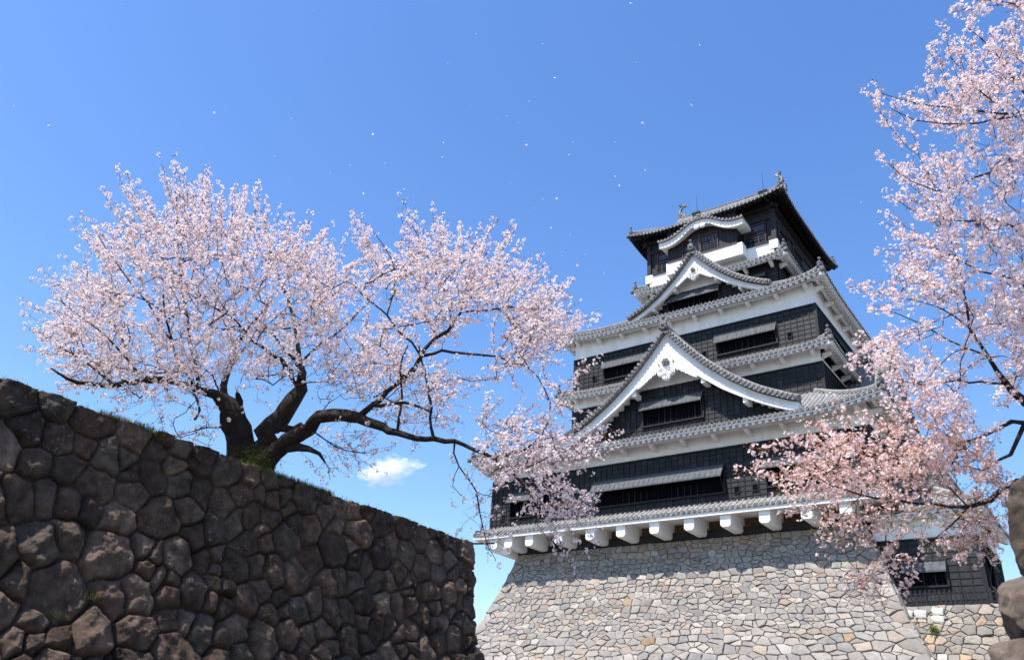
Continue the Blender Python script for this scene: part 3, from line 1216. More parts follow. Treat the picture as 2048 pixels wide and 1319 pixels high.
# dark sill, corner posts, head beams
mb = MB()
for s in ('front', 'right', 'left', 'back'):
    f = F5[s]
    L = f[3]
    fbox(mb, f, 0.45, L - 0.45, 0.0, 0.34, 37.985, 38.09)
    fbox(mb, f, -0.16, 0.20, -0.1, 0.16, 38.13, 42.0)
    fbox(mb, f, L - 0.20, L + 0.155, -0.1, 0.163, 38.13, 42.0)
    fbox(mb, f, 0.2, L - 0.2, 0.0, 0.12, 40.35, 40.65)
    fbox(mb, f, -0.5, L + 0.5, 0.0, 0.30, 41.30, 41.62)
    fbox(mb, f, 0.62, 0.78, 0.0, 0.13, 38.1, 40.35)
    fbox(mb, f, L - 0.78, L - 0.62, 0.0, 0.13, 38.1, 40.35)
obj("post_and_beam", mb, M['timber'], w4)


def lookout_window(fr, u0, u1, z0=38.12, z1=40.2, cols=3):
    mb = MB()
    fbox(mb, fr, u0, u1, 0.0, 0.03, z0, z1)
    w = obj("window", mb, M['glass'], w4)
    mb = MB()
    e = 0.06
    fbox(mb, fr, u0 - e, u0 + e, 0.0, 0.12, z0, z1)
    fbox(mb, fr, u1 - e, u1 + e, 0.0, 0.12, z0, z1)
    fbox(mb, fr, u0 + e, u1 - e, 0.0, 0.117, z1 - 0.10, z1)
    for z in (z0 + 0.95, z0 + 1.30):
        fbox(mb, fr, u0 + e, u1 - e, 0.0, 0.10, z, z + 0.06)
    obj("window_frame", mb, M['redwood'], w)
    mb = MB()
    for z in (z0 + 0.10, z0 + 0.40, z0 + 0.66):
        fbox(mb, fr, u0, u1, 0.20, 0.27, z, z + 0.06)
    for k in range(cols + 1):
        u = u0 + (u1 - u0) * k / cols
        fbox(mb, fr, u - 0.04, u + 0.04, 0.195, 0.275, z0, z0 + 0.78)
    obj("railing", mb, M['timber'], w)


mt, nt, b = new_mat("dark window glass", 0.08, 0.5)
b.inputs["Base Color"].default_value = (0.012, 0.014, 0.02, 1)
M['glass'] = mt
x0 = X5[0]
lookout_window(F5['front'], 0.85, 2.35)
lookout_window(F5['front'], -20.1 - x0, -18.35 - x0)
lookout_window(F5['right'], 1.0, 3.2)
lookout_window(F5['right'], 4.4, 6.8)
# projecting bay under the curved gable
BX = (-26.72, -20.42)
BY = 55.25
mb = MB()
mb.box(BX[0], BX[1], BY, Y5 + 0.1, 38.2, 41.6)
bay = obj("bay", mb, M['timber'], keep)
mb = MB()
mb.box(BX[0] - 0.12, BX[1] + 0.42, BY - 0.12, Y5 + 0.05, 37.02, 38.16)
obj("white_base", mb, M['plaster'], bay)
FB = (np.array([BX[0], BY]), np.array([1, 0]), np.array([0, -1]), BX[1] - BX[0])
for (ua, ub) in ((0.02, 1.32), (4.75, 6.28)):
    mb = MB()
    n = 5
    for k in range(n):
        a, c = ua + (ub - ua) * k / n, ua + (ub - ua) * (k + 1) / n
        t = random.uniform(0.8, 1.7)
        fbox(mb, FB, a + 0.008, c - 0.008, 0.0, 0.05, 38.22, 40.05, (t, t, t))
    obj("black_boarding", mb, M['board'], bay)
for (ua, ub) in ((1.45, 2.95), (3.1, 4.6)):
    mb = MB()
    fbox(mb, FB, ua, ub, 0.0, 0.03, 38.35, 39.95)
    w = obj("window", mb, M['glass'], bay)
    mb = MB()
    fbox(mb, FB, ua - 0.06, ua + 0.02, 0, 0.12, 38.3, 40.0)
    fbox(mb, FB, ub - 0.02, ub + 0.06, 0, 0.12, 38.3, 40.0)
    fbox(mb, FB, ua + 0.02, ub - 0.02, 0, 0.117, 39.9, 40.0)
    obj("window_frame", mb, M['redwood'], w)
    mb = MB()
    for k in range(1, 5):
        u = ua + (ub - ua) * k / 5
        fbox(mb, FB, u - 0.02, u + 0.02, 0.035, 0.085, 38.35, 39.9)
    for z in (38.55, 38.8, 39.05, 39.3):
        fbox(mb, FB, ua, ub, 0.032, 0.08, z, z + 0.045)
    obj("lattice", mb, M['timber'], w)
mb = MB()
fbox(mb, FB, 0.02, 6.28, 0.0, 0.20, 38.17, 38.27)
obj("sill", mb, M['redwood'], bay)

# curved (cusped) gable above the bay
KX, KY = -23.40, 54.55
KO = [(0, 1.33), (0.35, 1.32), (0.8, 1.22), (1.2, 1.02), (1.6, 0.76), (2.0, 0.52), (2.4, 0.34), (2.8, 0.22), (3.2, 0.17), (3.6, 0.18), (3.80, 0.21)]
KI = [(0, 0.86), (0.5, 0.88), (0.9, 0.76), (1.3, 0.46), (1.7, 0.16), (2.1, -0.08), (2.5, -0.24), (2.9, -0.32), (3.3, -0.34), (3.6, -0.31), (3.80, -0.27)]
ZK = 39.80
us = [3.8 * i / 20 for i in range(-20, 21)]
mb = MB()
top_b = 57.2
v = []
for u in us:
    z = ZK + interp(KO, u)
    v += [(KX + u, KY - 0.18, z + 0.02), (KX + u, KY - 0.18, z + 0.11), (KX + u, top_b, z + 0.11), (KX + u, top_b, z + 0.02)]
mb.loft([v[i * 4:i * 4 + 4] for i in range(len(us))])
n = 24
for k in range(n + 1):
    u = -3.75 + 7.5 * k / n
    z = ZK + interp(KO, u) + 0.13
    rings = []
    for (y, r) in ((top_b, 0.085), (KY - 0.05, 0.085), (KY - 0.06, 0.11), (KY - 0.24, 0.11), (KY - 0.25, 0.08), (KY - 0.23, 0.06)):
        rings.append([(KX + u + r * math.cos(2 * math.pi * q / 10), y, z + r * math.sin(2 * math.pi * q / 10)) for q in range(10)])
    mb.loft(rings)
    if k % 2 == 0 and False:
        pass
kh = obj("curved_gable", mb, M['tile'], keep)
mb = MB()
rings = []
for u in us:
    rings.append([(KX + u, KY, ZK + interp(KO, u) + 0.0), (KX + u, KY, ZK + interp(KI, u)), (KX + u, KY + 0.2, ZK + interp(KI, u)), (KX + u, KY + 0.2, ZK + interp(KO, u) + 0.0)])
mb.loft(rings)
rings = []
for u in us:
    rings.append([(KX + u, KY - 0.04, ZK + interp(KO, u) - 0.01), (KX + u, KY - 0.04, ZK + interp(KO, u) - 0.16), (KX + u, KY + 0.02, ZK + interp(KO, u) - 0.16), (KX + u, KY + 0.02, ZK + interp(KO, u) - 0.01)])
mb.loft(rings)
for cu in (-0.28, 0.28):        # small scroll pendant
    for (d0, d1, r) in ((-0.05, 0.1, 0.24), (-0.09, 0.0, 0.13)):
        mb.loft([[(KX + cu + rr * math.cos(2 * math.pi * q / 12), KY + d, ZK + 0.78 + rr * math.sin(2 * math.pi * q / 12)) for q in range(12)] for d, rr in ((d0, r * 0.85), (d0 + 0.02, r), (d1, r))])
obj("barge_board", mb, M['plaster'], kh)
mb = MB()
rings = []
for u in us:
    z = ZK + interp(KO, u)
    rings.append([(KX + u, KY + 0.2, z), (KX + u, KY + 0.2, z - 0.32), (KX + u, Y5 + 0.05, z - 0.32), (KX + u, Y5 + 0.05, z)])
mb.loft(rings)
obj("gable_soffit", mb, M['plaster'], kh)
obj("ridge_end_tile", end_tile((KX, KY - 0.1, ZK + 1.45), (0, -1), 0.75, False), M['ornament'], kh)

# ---------------------------------------------------------------- rubble masonry made of single stones
def power_cells(seeds, wts, W, H):
    """polygons of a power diagram in [0,W]x[0,H] (half-plane clipping against near seeds)"""
    cells = []
    S = np.asarray(seeds)
    w = np.asarray(wts)
    for i in range(len(S)):
        d = S - S[i]
        d2 = (d ** 2).sum(1)
        idx = np.argsort(d2)[1:34]
        poly = [(0, 0), (W, 0), (W, H), (0, H)]
        for j in idx:
            nx, ny = d[j]
            c = ((S[j] ** 2).sum() - w[j] - (S[i] ** 2).sum() + w[i]) / 2
            out = []
            for k in range(len(poly)):
                a, b2 = poly[k], poly[(k + 1) % len(poly)]
                fa, fb = nx * a[0] + ny * a[1] - c, nx * b2[0] + ny * b2[1] - c
                if fa <= 0:
                    out.append(a)
                if (fa < 0 < fb) or (fb < 0 < fa):
                    t = fa / (fa - fb)
                    out.append((a[0] + (b2[0] - a[0]) * t, a[1] + (b2[1] - a[1]) * t))
            poly = out
            if len(poly) < 3:
                break
        cells.append(poly if len(poly) >= 3 else None)
    return cells


def inset(poly, g):
    """shrink a convex polygon by g with half-plane clipping"""
    n = len(poly)
    out = list(poly)
    for i in range(n):
        a, b2 = np.array(poly[i]), np.array(poly[(i + 1) % n])
        e = b2 - a
        l = np.linalg.norm(e)
        if l < 1e-6:
            continue
        nr = np.array([e[1], -e[0]]) / l
        c = nr @ a - g
        res = []
        for k in range(len(out)):
            p, q = np.array(out[k]), np.array(out[(k + 1) % len(out)])
            fa, fb = nr @ p - c, nr @ q - c
            if fa <= 0:
                res.append(tuple(p))
            if (fa < 0 < fb) or (fb < 0 < fa):
                t = fa / (fa - fb)
                res.append(tuple(p + (q - p) * t))
        out = res
        if len(out) < 3:
            return None
    return out


def round_poly(poly, it=2, keep_long=0.25):
    for _ in range(it):
        out = []
        n = len(poly)
        for i in range(n):
            a, b2 = np.array(poly[i]), np.array(poly[(i + 1) % n])
            q = keep_long * 0.6
            out.append(a + (b2 - a) * q)
            out.append(a + (b2 - a) * (1 - q))
        poly = [tuple(p) for p in out]
    return poly


PAL_PALE = [((0.310, 0.290, 0.270), 9), ((0.285, 0.270, 0.255), 9), ((0.340, 0.318, 0.295), 7), ((0.262, 0.256, 0.250), 5), ((0.350, 0.300, 0.258), 3), ((0.390, 0.370, 0.345), 2), ((0.35, 0.25, 0.17), 0.2), ((0.315, 0.268, 0.236), 2)]


def pick(pal):
    tot = sum(w for _, w in pal)
    r = random.uniform(0, tot)
    for c, w in pal:
        r -= w
        if r <= 0:
            return c
    return pal[0][0]


def poisson(W, H, rmin, rmax, tries, rng, fixed=(), squash=1.0, rfun=None):
    pts = [(x, y, r) for x, y, r in fixed]
    arr = np.array(pts) if pts else np.zeros((0, 3))
    for _ in range(tries):
        x, y = rng.uniform(0, W), rng.uniform(0, H)
        r = rng.uniform(rmin, rmax)
        if rfun:
            r *= rfun(x, y)
        if len(arr):
            d = np.hypot((arr[:, 0] - x), (arr[:, 1] - y) * squash)
            if (d < (arr[:, 2] + r)).any():
                continue
        arr = np.vstack([arr, (x, y, r)])
    return arr


def coursed(W, H, rmin, rmax, rng, fixed=()):
    """wavering courses of stones of uneven height and length"""
    pts = [tuple(p) for p in fixed]
    d = 0.0
    ph = rng.uniform(0, 9)
    while d < H:
        rh = rng.uniform(rmin, rmax) * 1.75
        x = rng.uniform(-0.4, 0.0)
        while x < W:
            w = rh * rng.uniform(0.75, 1.9)
            cx = x + w / 2
            cy = d + rh / 2 + rng.normal(0, 0.085 * rh) + 0.10 * math.sin(cx * 0.7 + ph + d)
            if 0 < cx < W and 0 < cy < H and all(math.hypot(cx - p[0], cy - p[1]) > p[2] + 0.35 * rh for p in fixed):
                if rng.random() < 0.16:      # a stone split in two
                    pts.append((cx, cy - rh * 0.25, rh * 0.26))
                    pts.append((cx + rng.normal(0, 0.05), cy + rh * 0.25, rh * 0.26))
                else:
                    pts.append((cx, cy, 0.5 * rh * rng.uniform(0.85, 1.05)))
            x += w
        d += rh
    return np.array(pts)


def stone_face(mb, bmk, W, H, mapf, rng, rmin, rmax, tries, fixed=(), gap=0.008, dome=0.10, pal=PAL_PALE, fillers=True, squash=1.25):
    big = coursed(W, H, rmin, rmax, rng, fixed)
    nb = len(big)
    allp = poisson(W, H, rmin * 0.22, rmin * 0.40, tries // 6, rng, np.column_stack([big[:, :2], big[:, 2] * 0.95]), 1.0) if fillers else big
    allp[:nb, 2] = big[:, 2]
    squash = 1.7
    seeds = [(x, y * squash) for x, y, r in allp]
    wts = [r * r * 0.9 for x, y, r in allp]
    cells = power_cells(seeds, wts, W, H * squash)
    for i, poly in enumerate(cells):
        if poly is None:
            continue
        poly = [(x, y / squash) for x, y in poly]
        q = inset(poly, gap * random.uniform(0.7, 1.5))
        if q is None:
            continue
        q = round_poly(q, 1, 0.10)
        q2 = []
        for a_, b_ in zip(q, q[1:] + q[:1]):
            q2.append(a_)
            a_, b_ = np.array(a_), np.array(b_)
            l_ = np.linalg.norm(b_ - a_)
            if l_ > 0.22:
                for f_ in (0.33, 0.67):
                    e_ = (b_ - a_) / l_
                    q2.append(tuple(a_ + (b_ - a_) * f_ + np.array([e_[1], -e_[0]]) * random.uniform(-0.022, 0.008)))
        P = np.array(q2)
        c = P.mean(0)
        R = np.abs(P - c).mean() * 2
        dm = dome * random.uniform(0.5, 1.2) * min(1, R / 0.5)
        tx, ty = random.uniform(-0.14, 0.14), random.uniform(-0.16, 0.16)
        base = random.uniform(-0.02, 0.03)
        col = np.array(pick(pal)) * random.uniform(0.85, 1.12)
        if i >= nb:
            col = np.array((0.35, 0.32, 0.285)) * random.uniform(0.75, 1.15)
            base -= 0.02
        ph = random.uniform(0, 100)
        rings = []
        for (s, h) in ((1.0, -0.13), (0.990, -0.012), (0.95, 0.020), (0.84, 0.036), (0.45, 0.045)):
            ring = []
            for (x, y) in P:
                xx, yy = c[0] + (x - c[0]) * s, c[1] + (y - c[1]) * s
                hh = base + h * dm / 0.07 * (1 if h > 0 else 1.0) if h > 0 else h
                hh += tx * (xx - c[0]) + ty * (yy - c[1]) if h > 0 else (0.5 * (tx * (xx - c[0]) + ty * (yy - c[1])) if h > -0.05 else 0)
                if h > 0:
                    hh += 0.020 * math.sin(3.1 * xx + ph) * math.sin(4.3 * yy + ph * 1.7)
                ring.append(mapf(xx, yy, hh))
            rings.append(ring)
        n = len(P)
        v = [p for r in rings for p in r] + [mapf(c[0], c[1], base + 0.045 * dm / 0.07)]
        f = []
        for a in range(len(rings) - 1):
            for k in range(n):
                kk = (k + 1) % n
                f.append((a * n + k, a * n + kk, (a + 1) * n + kk, (a + 1) * n + k))
        for k in range(n):
            f.append(((len(rings) - 1) * n + k, (len(rings) - 1) * n + (k + 1) % n, len(v) - 1))
        mb.add(v, f, tuple(col))
    # packing behind the stones
    g = 24
    v = [mapf(W * i / g, H * j / g, -0.11) for i in range(g + 1) for j in range(g + 1)]
    bmk.add(v, [(i * (g + 1) + j, (i + 1) * (g + 1) + j, (i + 1) * (g + 1) + j + 1, i * (g + 1) + j + 1) for i in range(g) for j in range(g)], (0.145, 0.132, 0.118))


def batter(d):
    return 0.27 * d + 0.016 * d * d


def batter_face(fr_o, axis, outw, L, grow0, grow1, ztop):
    o, a, n = np.array(fr_o, float), np.array(axis, float), np.array(outw, float)

    def mp(u, d, h):
        t = batter(d)
        s = (0.27 + 0.032 * d)
        k = 1 / math.hypot(1, s)
        u2 = -grow0 * t + (u / L) * (L + (grow0 + grow1) * t)
        q = o + a * u2 + n * (t + h * k)
        return (q[0], q[1], ztop - d + h * s * k)
    return mp


def corner_seeds(L, H, r=0.42):
    out = []
    d = 0.25
    k = 0
    while d < H:
        ra = r * (1.25 if k % 2 else 0.95)
        out.append((ra * 0.75, d, ra * 0.8))
        out.append((L - (r * (0.95 if k % 2 else 1.25)) * 0.75, d + 0.1, ra * 0.8))
        d += r * 1.75
        k += 1
    return out


rng = np.random.default_rng(3)
mb, bk = MB(), MB()
HB = 14.6
LF = XS[1] - XS[0]
front_map = batter_face((XS[0], YS), (1, 0), (0, -1), LF, 1, 1, ZS)
stone_face(mb, bk, LF, 9.6, front_map, rng, 0.20, 0.34, 9000, corner_seeds(LF, 9.6))
LR = B1 - 1.5 - YS
right_map = batter_face((XS[1], YS), (0, 1), (1, 0), LR, 1, 1, ZS)
stone_face(mb, bk, LR, 9.6, right_map, rng, 0.30, 0.45, 2500, fillers=False)
left_map = batter_face((XS[0], B1 - 1.5), (0, -1), (-1, 0), LR, 1, 1, ZS)
stone_face(mb, bk, LR, 9.6, left_map, rng, 0.30, 0.45, 2500, fillers=False)
base = empty("stone_rampart", ((XS[0] + XS[1]) / 2, YC, -1.6))
tag(base, "pale grey battered stone base of fitted rubble under the tall castle keep", "stone wall")
obj("facing_stone", mb, M['stone'], base)
for mp, L in ((front_map, LF), (right_map, LR), (left_map, LR)):      # rough lower courses below the frame
    v = [mp(L * i / 12, 9.5 + (HB - 9.5) * j / 4, -0.03) for i in range(13) for j in range(5)]
    bk.add(v, [(i * 5 + j, (i + 1) * 5 + j, (i + 1) * 5 + j + 1, i * 5 + j + 1) for i in range(12) for j in range(4)], (0.30, 0.28, 0.25))
bk.quad((XS[0], YS, ZS), (XS[1], YS, ZS), (XS[1], B1 - 1.5, ZS), (XS[0], B1 - 1.5, ZS), (0.2, 0.2, 0.2))
obj("rubble_core", bk, M['stone'], base)

# ---------------------------------------------------------------- small turret on the right
TX, TY, TZ = (-11.75, -6.50), 49.8, 8.15
TB = 57.0
tur = empty("turret", ((TX[0] + TX[1]) / 2, (TY + TB) / 2, TZ))
tag(tur, "small black and white turret with dark boards, low on the keep's right flank", "turret")
mb = MB()
mb.box(TX[0], TX[1], TY, TB, TZ - 0.4, 13.6)
tw = obj("turret_wall", mb, M['plaster'], tur)
FT = side_frames(TX, TY, TB)
mb = MB()
for s in ('front', 'right', 'back'):
    boards_face(mb, FT[s], TZ, 11.78, batt=0.56, rowh=0.36)
    L = FT[s][3]
    fbox(mb, FT[s], -0.105, L + 0.105, -0.05, 0.107, 11.78, 11.87, (0.7, 0.7, 0.72))
fbox(mb, FT['front'], TX[1] - TX[0] - 0.13, TX[1] - TX[0] + 0.098, -0.05, 0.105, TZ, 11.78, (0.8, 0.8, 0.85))
obj("black_boarding", mb, M['board'], tw)
window(FT['front'], -10.25 - TX[0], -8.25 - TX[0], 9.30, 10.55, tw, drop=0.62, out=0.38)
window(FT['right'], 0.6, 2.6, 9.30, 10.9, tw, drop=0.62, out=0.42)
RT = Roof((TX[0] - 1.0, TX[1]), TY, TB, 0.68, 13.30, 2.0, 3.0, lift=0.12, lw=3.0, curve=0.15)
mb = MB()
RT.tiles(mb)
tr = obj("tiled_roof", mb, M['tile'], tur)
mb = MB()
RT.eaves(mb)
obj("eaves", mb, M['plaster'], tr)
for c in ('fr', 'br'):
    mb = MB()
    RT.hip_ridges(mb, (c,))
    obj("hip_ridge", mb, M['tile'], tr)
mb = MB()
mb.box(TX[0] + 1.0, TX[1] - 1.9, TY + 1.9, TB - 1.9, 15.2, 15.8)
obj("main_ridge", mb, M['tile'], tr)
p, d = RT.corner('fr')
obj("ridge_end_tile", end_tile((p[0] - d[0] * 0.28, p[1] - d[1] * 0.28, p[2] + 0.1), d, 0.8), M['ornament'], tr)
for k in range(4):
    obj("bracket", RT.bracket('front', 2.3 + k * 1.55), M['plaster'], tr)
# stone terrace under the turret
mb, bk = MB(), MB()
TW_X = (-11.6, 1.5)


def terr_map(u, dd, h):
    t = 0.20 * dd + 0.012 * dd * dd
    return (TW_X[0] + u, 48.35 - t - h, 8.05 - dd + h * 0.2)


PAL_TERR = [((0.34, 0.31, 0.28), 8), ((0.42, 0.36, 0.30), 6), ((0.28, 0.26, 0.24), 6), ((0.46, 0.34, 0.24), 2), ((0.62, 0.60, 0.57), 0.8), ((0.38, 0.30, 0.24), 3)]
stone_face(mb, bk, TW_X[1] - TW_X[0], 5.2, terr_map, np.random.default_rng(8), 0.19, 0.33, 4000, pal=PAL_TERR)
terr = empty("terrace_wall", (-5, 49, -1.6))
tag(terr, "rubble terrace wall with tan and grey stones below the small turret", "stone wall")
obj("facing_stone", mb, M['stone'], terr)
v = [terr_map((TW_X[1] - TW_X[0]) * i, 5.1 + 4.6 * j, -0.03) for i in (0, 1) for j in (0, 1)]
bk.add(v, [(0, 2, 3, 1)], (0.3, 0.28, 0.25))
bk.box(TW_X[0] + 0.02, TW_X[1] - 0.02, 48.40, 58.0, -1.6, 8.03, (0.25, 0.22, 0.18))
obj("rubble_core", bk, M['stone'], terr)
# two pale new stones in the top course
mb = MB()
for (x, z, w, h, yy) in ((-9.55, 7.62, 0.62, 0.42, 0.0), (-8.72, 7.72, 0.60, 0.36, 0.0), (-8.75, 7.36, 0.66, 0.34, 0.0), (-10.05, 7.65, 0.30, 0.34, 0.0)):
    rings = []
    for (s, yv) in ((1, 48.45), (1, 48.20), (0.9, 48.13), (0.5, 48.11)):
        pts = []
        for q in range(12):
            th = 2 * math.pi * q / 12
            e = 0.38
            cx = abs(math.cos(th)) ** e * (1 if math.cos(th) >= 0 else -1)
            cz = abs(math.sin(th)) ** e * (1 if math.sin(th) >= 0 else -1)
            pts.append((x + cx * w / 2 * s + 0.04 * math.sin(q * 2.1), yv, z + cz * h / 2 * s + 0.03 * math.cos(q * 1.7)))
        rings.append(pts)
    mb.loft(rings, col=(0.72, 0.70, 0.66))
obj("pale_stone", mb, M['stone'], terr)
# lattice fence on the terrace
mb = MB()
fx0, fx1, fy = -10.5, -5.3, 48.95
n = 22
for k in range(n + 1):
    x = fx0 + (fx1 - fx0) * k / n
    mb.box(x - 0.04, x + 0.04, fy - 0.03, fy + 0.03, 8.03, 8.95 + random.uniform(-0.03, 0.03))
fe = MB()
fe.box(fx0 - 0.1, fx1 + 0.1, fy + 0.03, fy + 0.09, 8.72, 8.80)
fe.box(fx0 - 0.1, fx1 + 0.1, fy + 0.03, fy + 0.09, 8.22, 8.30)
fence = empty("fence", ((fx0 + fx1) / 2, fy, 8.03))
tag(fence, "dark low picket fence on the terrace edge in front of the small turret", "fence")
obj("picket", mb, M['timber'], fence)
obj("rail", fe, M['timber'], fence)

# ---------------------------------------------------------------- near boulder walls as displaced sheets
def boulder_wall(name, plan, L, H, batter_f, ztop, seeds, seed_r, amp, pal, rng, ns, nd, warp=0.085, s_pow=1.0, rough=0.036, edge=1.0, head=0.02, groove=1.0, facet=1.0):
    """plan(s) -> x, y, nx, ny ; height field over (s, d)"""
    sv = np.linspace(0, 1, ns) ** s_pow * L
    dv = np.linspace(0, H, nd)
    S, D = np.meshgrid(sv, dv, indexing='ij')
    wx = S + warp * fbm(S * 2.3 + 3, D * 2.3, 3)
    wy = D + warp * fbm(S * 2.3 + 40, D * 2.3 + 7, 3)
    f1 = np.full(S.shape, 1e9)
    f2 = np.full(S.shape, 1e9)
    i1 = np.zeros(S.shape, int)
    i2 = np.zeros(S.shape, int)
    for k, (x, y) in enumerate(seeds):
        d2 = (wx - x) ** 2 + (wy - y) ** 2 - seed_r[k] ** 2
        lt1 = d2 < f1
        lt2 = (~lt1) & (d2 < f2)
        f2 = np.where(lt1, f1, np.where(lt2, d2, f2))
        i2 = np.where(lt1, i1, np.where(lt2, k, i2))
        f1 = np.where(lt1, d2, f1)
        i1 = np.where(lt1, k, i1)
    sd = np.asarray(seeds)
    dist = np.hypot(*(np.moveaxis(sd[i1] - sd[i2], -1, 0))) + 1e-6
    e = (f2 - f1) / (2 * dist)
    am, ra, rb, rc = (rng.uniform(0.6, 1.3, len(sd)), facet * rng.uniform(-0.22, 0.22, len(sd)), facet * rng.uniform(-0.25, 0.20, len(sd)), rng.uniform(-0.025, 0.03, len(sd)))
    a = amp(D) if callable(amp) else amp
    wdt = (0.022 + 0.22 * a) * edge
    prof = 1 - np.exp(-np.maximum(e, 0) / wdt)
    h = a * am[i1] * prof
    h += (ra[i1] * (wx - sd[i1, 0]) + rb[i1] * (wy - sd[i1, 1])) * prof * np.minimum(1, a * 8)
    h += rc[i1] * prof
    # facets: every stone is a chipped polyhedron, the lowest of a few tilted planes
    fac = np.full(S.shape, 1e9)
    for k in range(5):
        gx, gy, gb = rng.normal(0, 0.42, len(sd)), rng.normal(0, 0.42, len(sd)), rng.uniform(0.0, 0.06, len(sd))
        fac = np.minimum(fac, gb[i1] + gx[i1] * (wx - sd[i1, 0]) + gy[i1] * (wy - sd[i1, 1]))
    h += facet * fac * np.minimum(1.0, a * 9) * prof
    h += 0.35 * a * np.abs(fbm(S * 3.1 + i1 * 5.7, D * 3.1 + i1 * 3.3, 2)) * prof
    h += rough * (fbm(S * 8, D * 8, 5) + 0.6 * np.abs(fbm(S * 5 + 31, D * 5, 4))) * (0.3 + prof)
    h -= groove * (0.035 + a * 0.5) * np.exp(-np.maximum(e, 0) / (0.009 * groove))
    X, Y, NX, NY = plan(S)
    t = batter_f(D)
    sl = (batter_f(D + 0.01) - t) / 0.01
    kk = 1 / np.hypot(1, sl)
    V = np.stack([X + NX * (t + h * kk), Y + NY * (t + h * kk), ztop - D + h * sl * kk], -1)
    # uneven head of the wall
    headj = (rng.uniform(-head, head, len(sd))[i1] * np.exp(-D / 0.25))
    V[..., 2] += headj
    pc = np.array([np.array(pick(pal)) * random.uniform(0.8, 1.2) for _ in seeds])
    C = pc[i1] * (1 + 0.6 * fbm(S * 2.2 + 3 * i1, D * 2.2, 4) + 0.55 * fbm(S * 13, D * 13, 3))[..., None]
    C = np.maximum(C, 0.012)
    idx = np.arange(ns * nd).reshape(ns, nd)
    q = np.stack([idx[:-1, :-1], idx[1:, :-1], idx[1:, 1:], idx[:-1, 1:]], -1).reshape(-1, 4)
    v = V.reshape(-1, 3)
    # cap: fold the head of the wall back over its top
    top = V[:, 0, :].copy()
    back = top.copy()
    back[:, 0] -= NX[:, 0] * 0.5
    back[:, 1] -= NY[:, 0] * 0.5
    back[:, 2] -= 0.02
    nv = len(v)
    v = np.vstack([v, back])
    ti = idx[:, 0]
    bi = nv + np.arange(ns)
    q2 = np.stack([ti[:-1], bi[:-1], bi[1:], ti[1:]], -1)
    q = np.vstack([q, q2])
    C = np.vstack([C.reshape(-1, 3), C[:, 2, :]])
    me = mesh_from_np(name, v, q.ravel(), np.full(len(q), 4), C, True)
    me.materials.append(M['boulder'])
    o = bpy.data.objects.new(name, me)
    return link(o)


ZW = 3.08
YE = 10.93
RC = 0.22


def plan_left(S):
    s0 = 9.4
    x = np.full(S.shape, -9.0)
    y = 1.35 + S
    nx = np.ones(S.shape)
    ny = np.zeros(S.shape)
    sa = s0 + (YE - RC - (1.35 + s0))
    th = np.clip((S - sa) / RC, 0, math.pi / 2)
    m1 = S > sa
    cx, cy = -9.0 - RC, YE - RC
    x = np.where(m1, cx + RC * np.cos(th), x)
    y = np.where(m1, cy + RC * np.sin(th), y)
    nx = np.where(m1, np.cos(th), nx)
    ny = np.where(m1, np.sin(th), ny)
    s2 = sa + RC * math.pi / 2
    m2 = S > s2
    x = np.where(m2, cx - (S - s2), x)
    y = np.where(m2, YE, y)
    return x, y, nx, ny


PAL_DARK = [((0.098, 0.068, 0.052), 6), ((0.125, 0.090, 0.069), 5), ((0.070, 0.052, 0.042), 5), ((0.150, 0.110, 0.085), 3), ((0.095, 0.078, 0.063), 3)]
rng = np.random.default_rng(21)
LW = 9.58 + 0.35 + 1.6
HW = 4.7
sc = 9.58 - RC + RC * 0.8          # s of the corner
fixed = []
d, k = 0.17, 0
while d < HW:
    hgt = rng.uniform(0.36, 0.46)
    off = 0.12 if k % 2 else -0.12
    fixed.append((sc + off, d, 0.20))
    d += hgt
    k += 1
wall_pts = poisson(LW, HW, 0.115, 0.235, 9000, rng, fixed, 1.0, lambda x, y: 1.0 + 0.35 * (y > 1.2) * (x < 4.5))
wall_pts = poisson(LW, HW, 0.035, 0.07, 1500, rng, wall_pts, 1.0)
dark_wall = boulder_wall("stone_wall", plan_left, LW, HW, lambda d: 0.05 * d + 0.06 * d * d, ZW, [(p[0], p[1]) for p in wall_pts], [p[2] * 0.8 for p in wall_pts],
                         lambda D: 0.014 + 0.042 * np.clip(D / 1.8, 0, 1) ** 1.3, PAL_DARK, rng, 1150, 560, edge=0.36, groove=1.5, head=0.012)
tag(dark_wall, "dark mossy boulder wall rising at left under the cherry tree", "stone wall")

# turf bank behind the wall head
mb = MB()
mb.box(-40, -9.45, -6, YE - 0.45, -1.6, ZW - 0.06)
bank = obj("earth_bank", mb, M['earth'])
tag(bank, kind="structure")
mb = MB()
mb.quad((-3000, -3000, -1.6), (3000, -3000, -1.6), (3000, 3000, -1.6), (-3000, 3000, -1.6))
g = obj("ground", mb, M['gravel'])
tag(g, kind="structure")

# right hand pier of big stones, close to the camera
PAL_PIER = [((0.17, 0.136, 0.112), 6), ((0.195, 0.155, 0.128), 5), ((0.14, 0.114, 0.096), 4)]


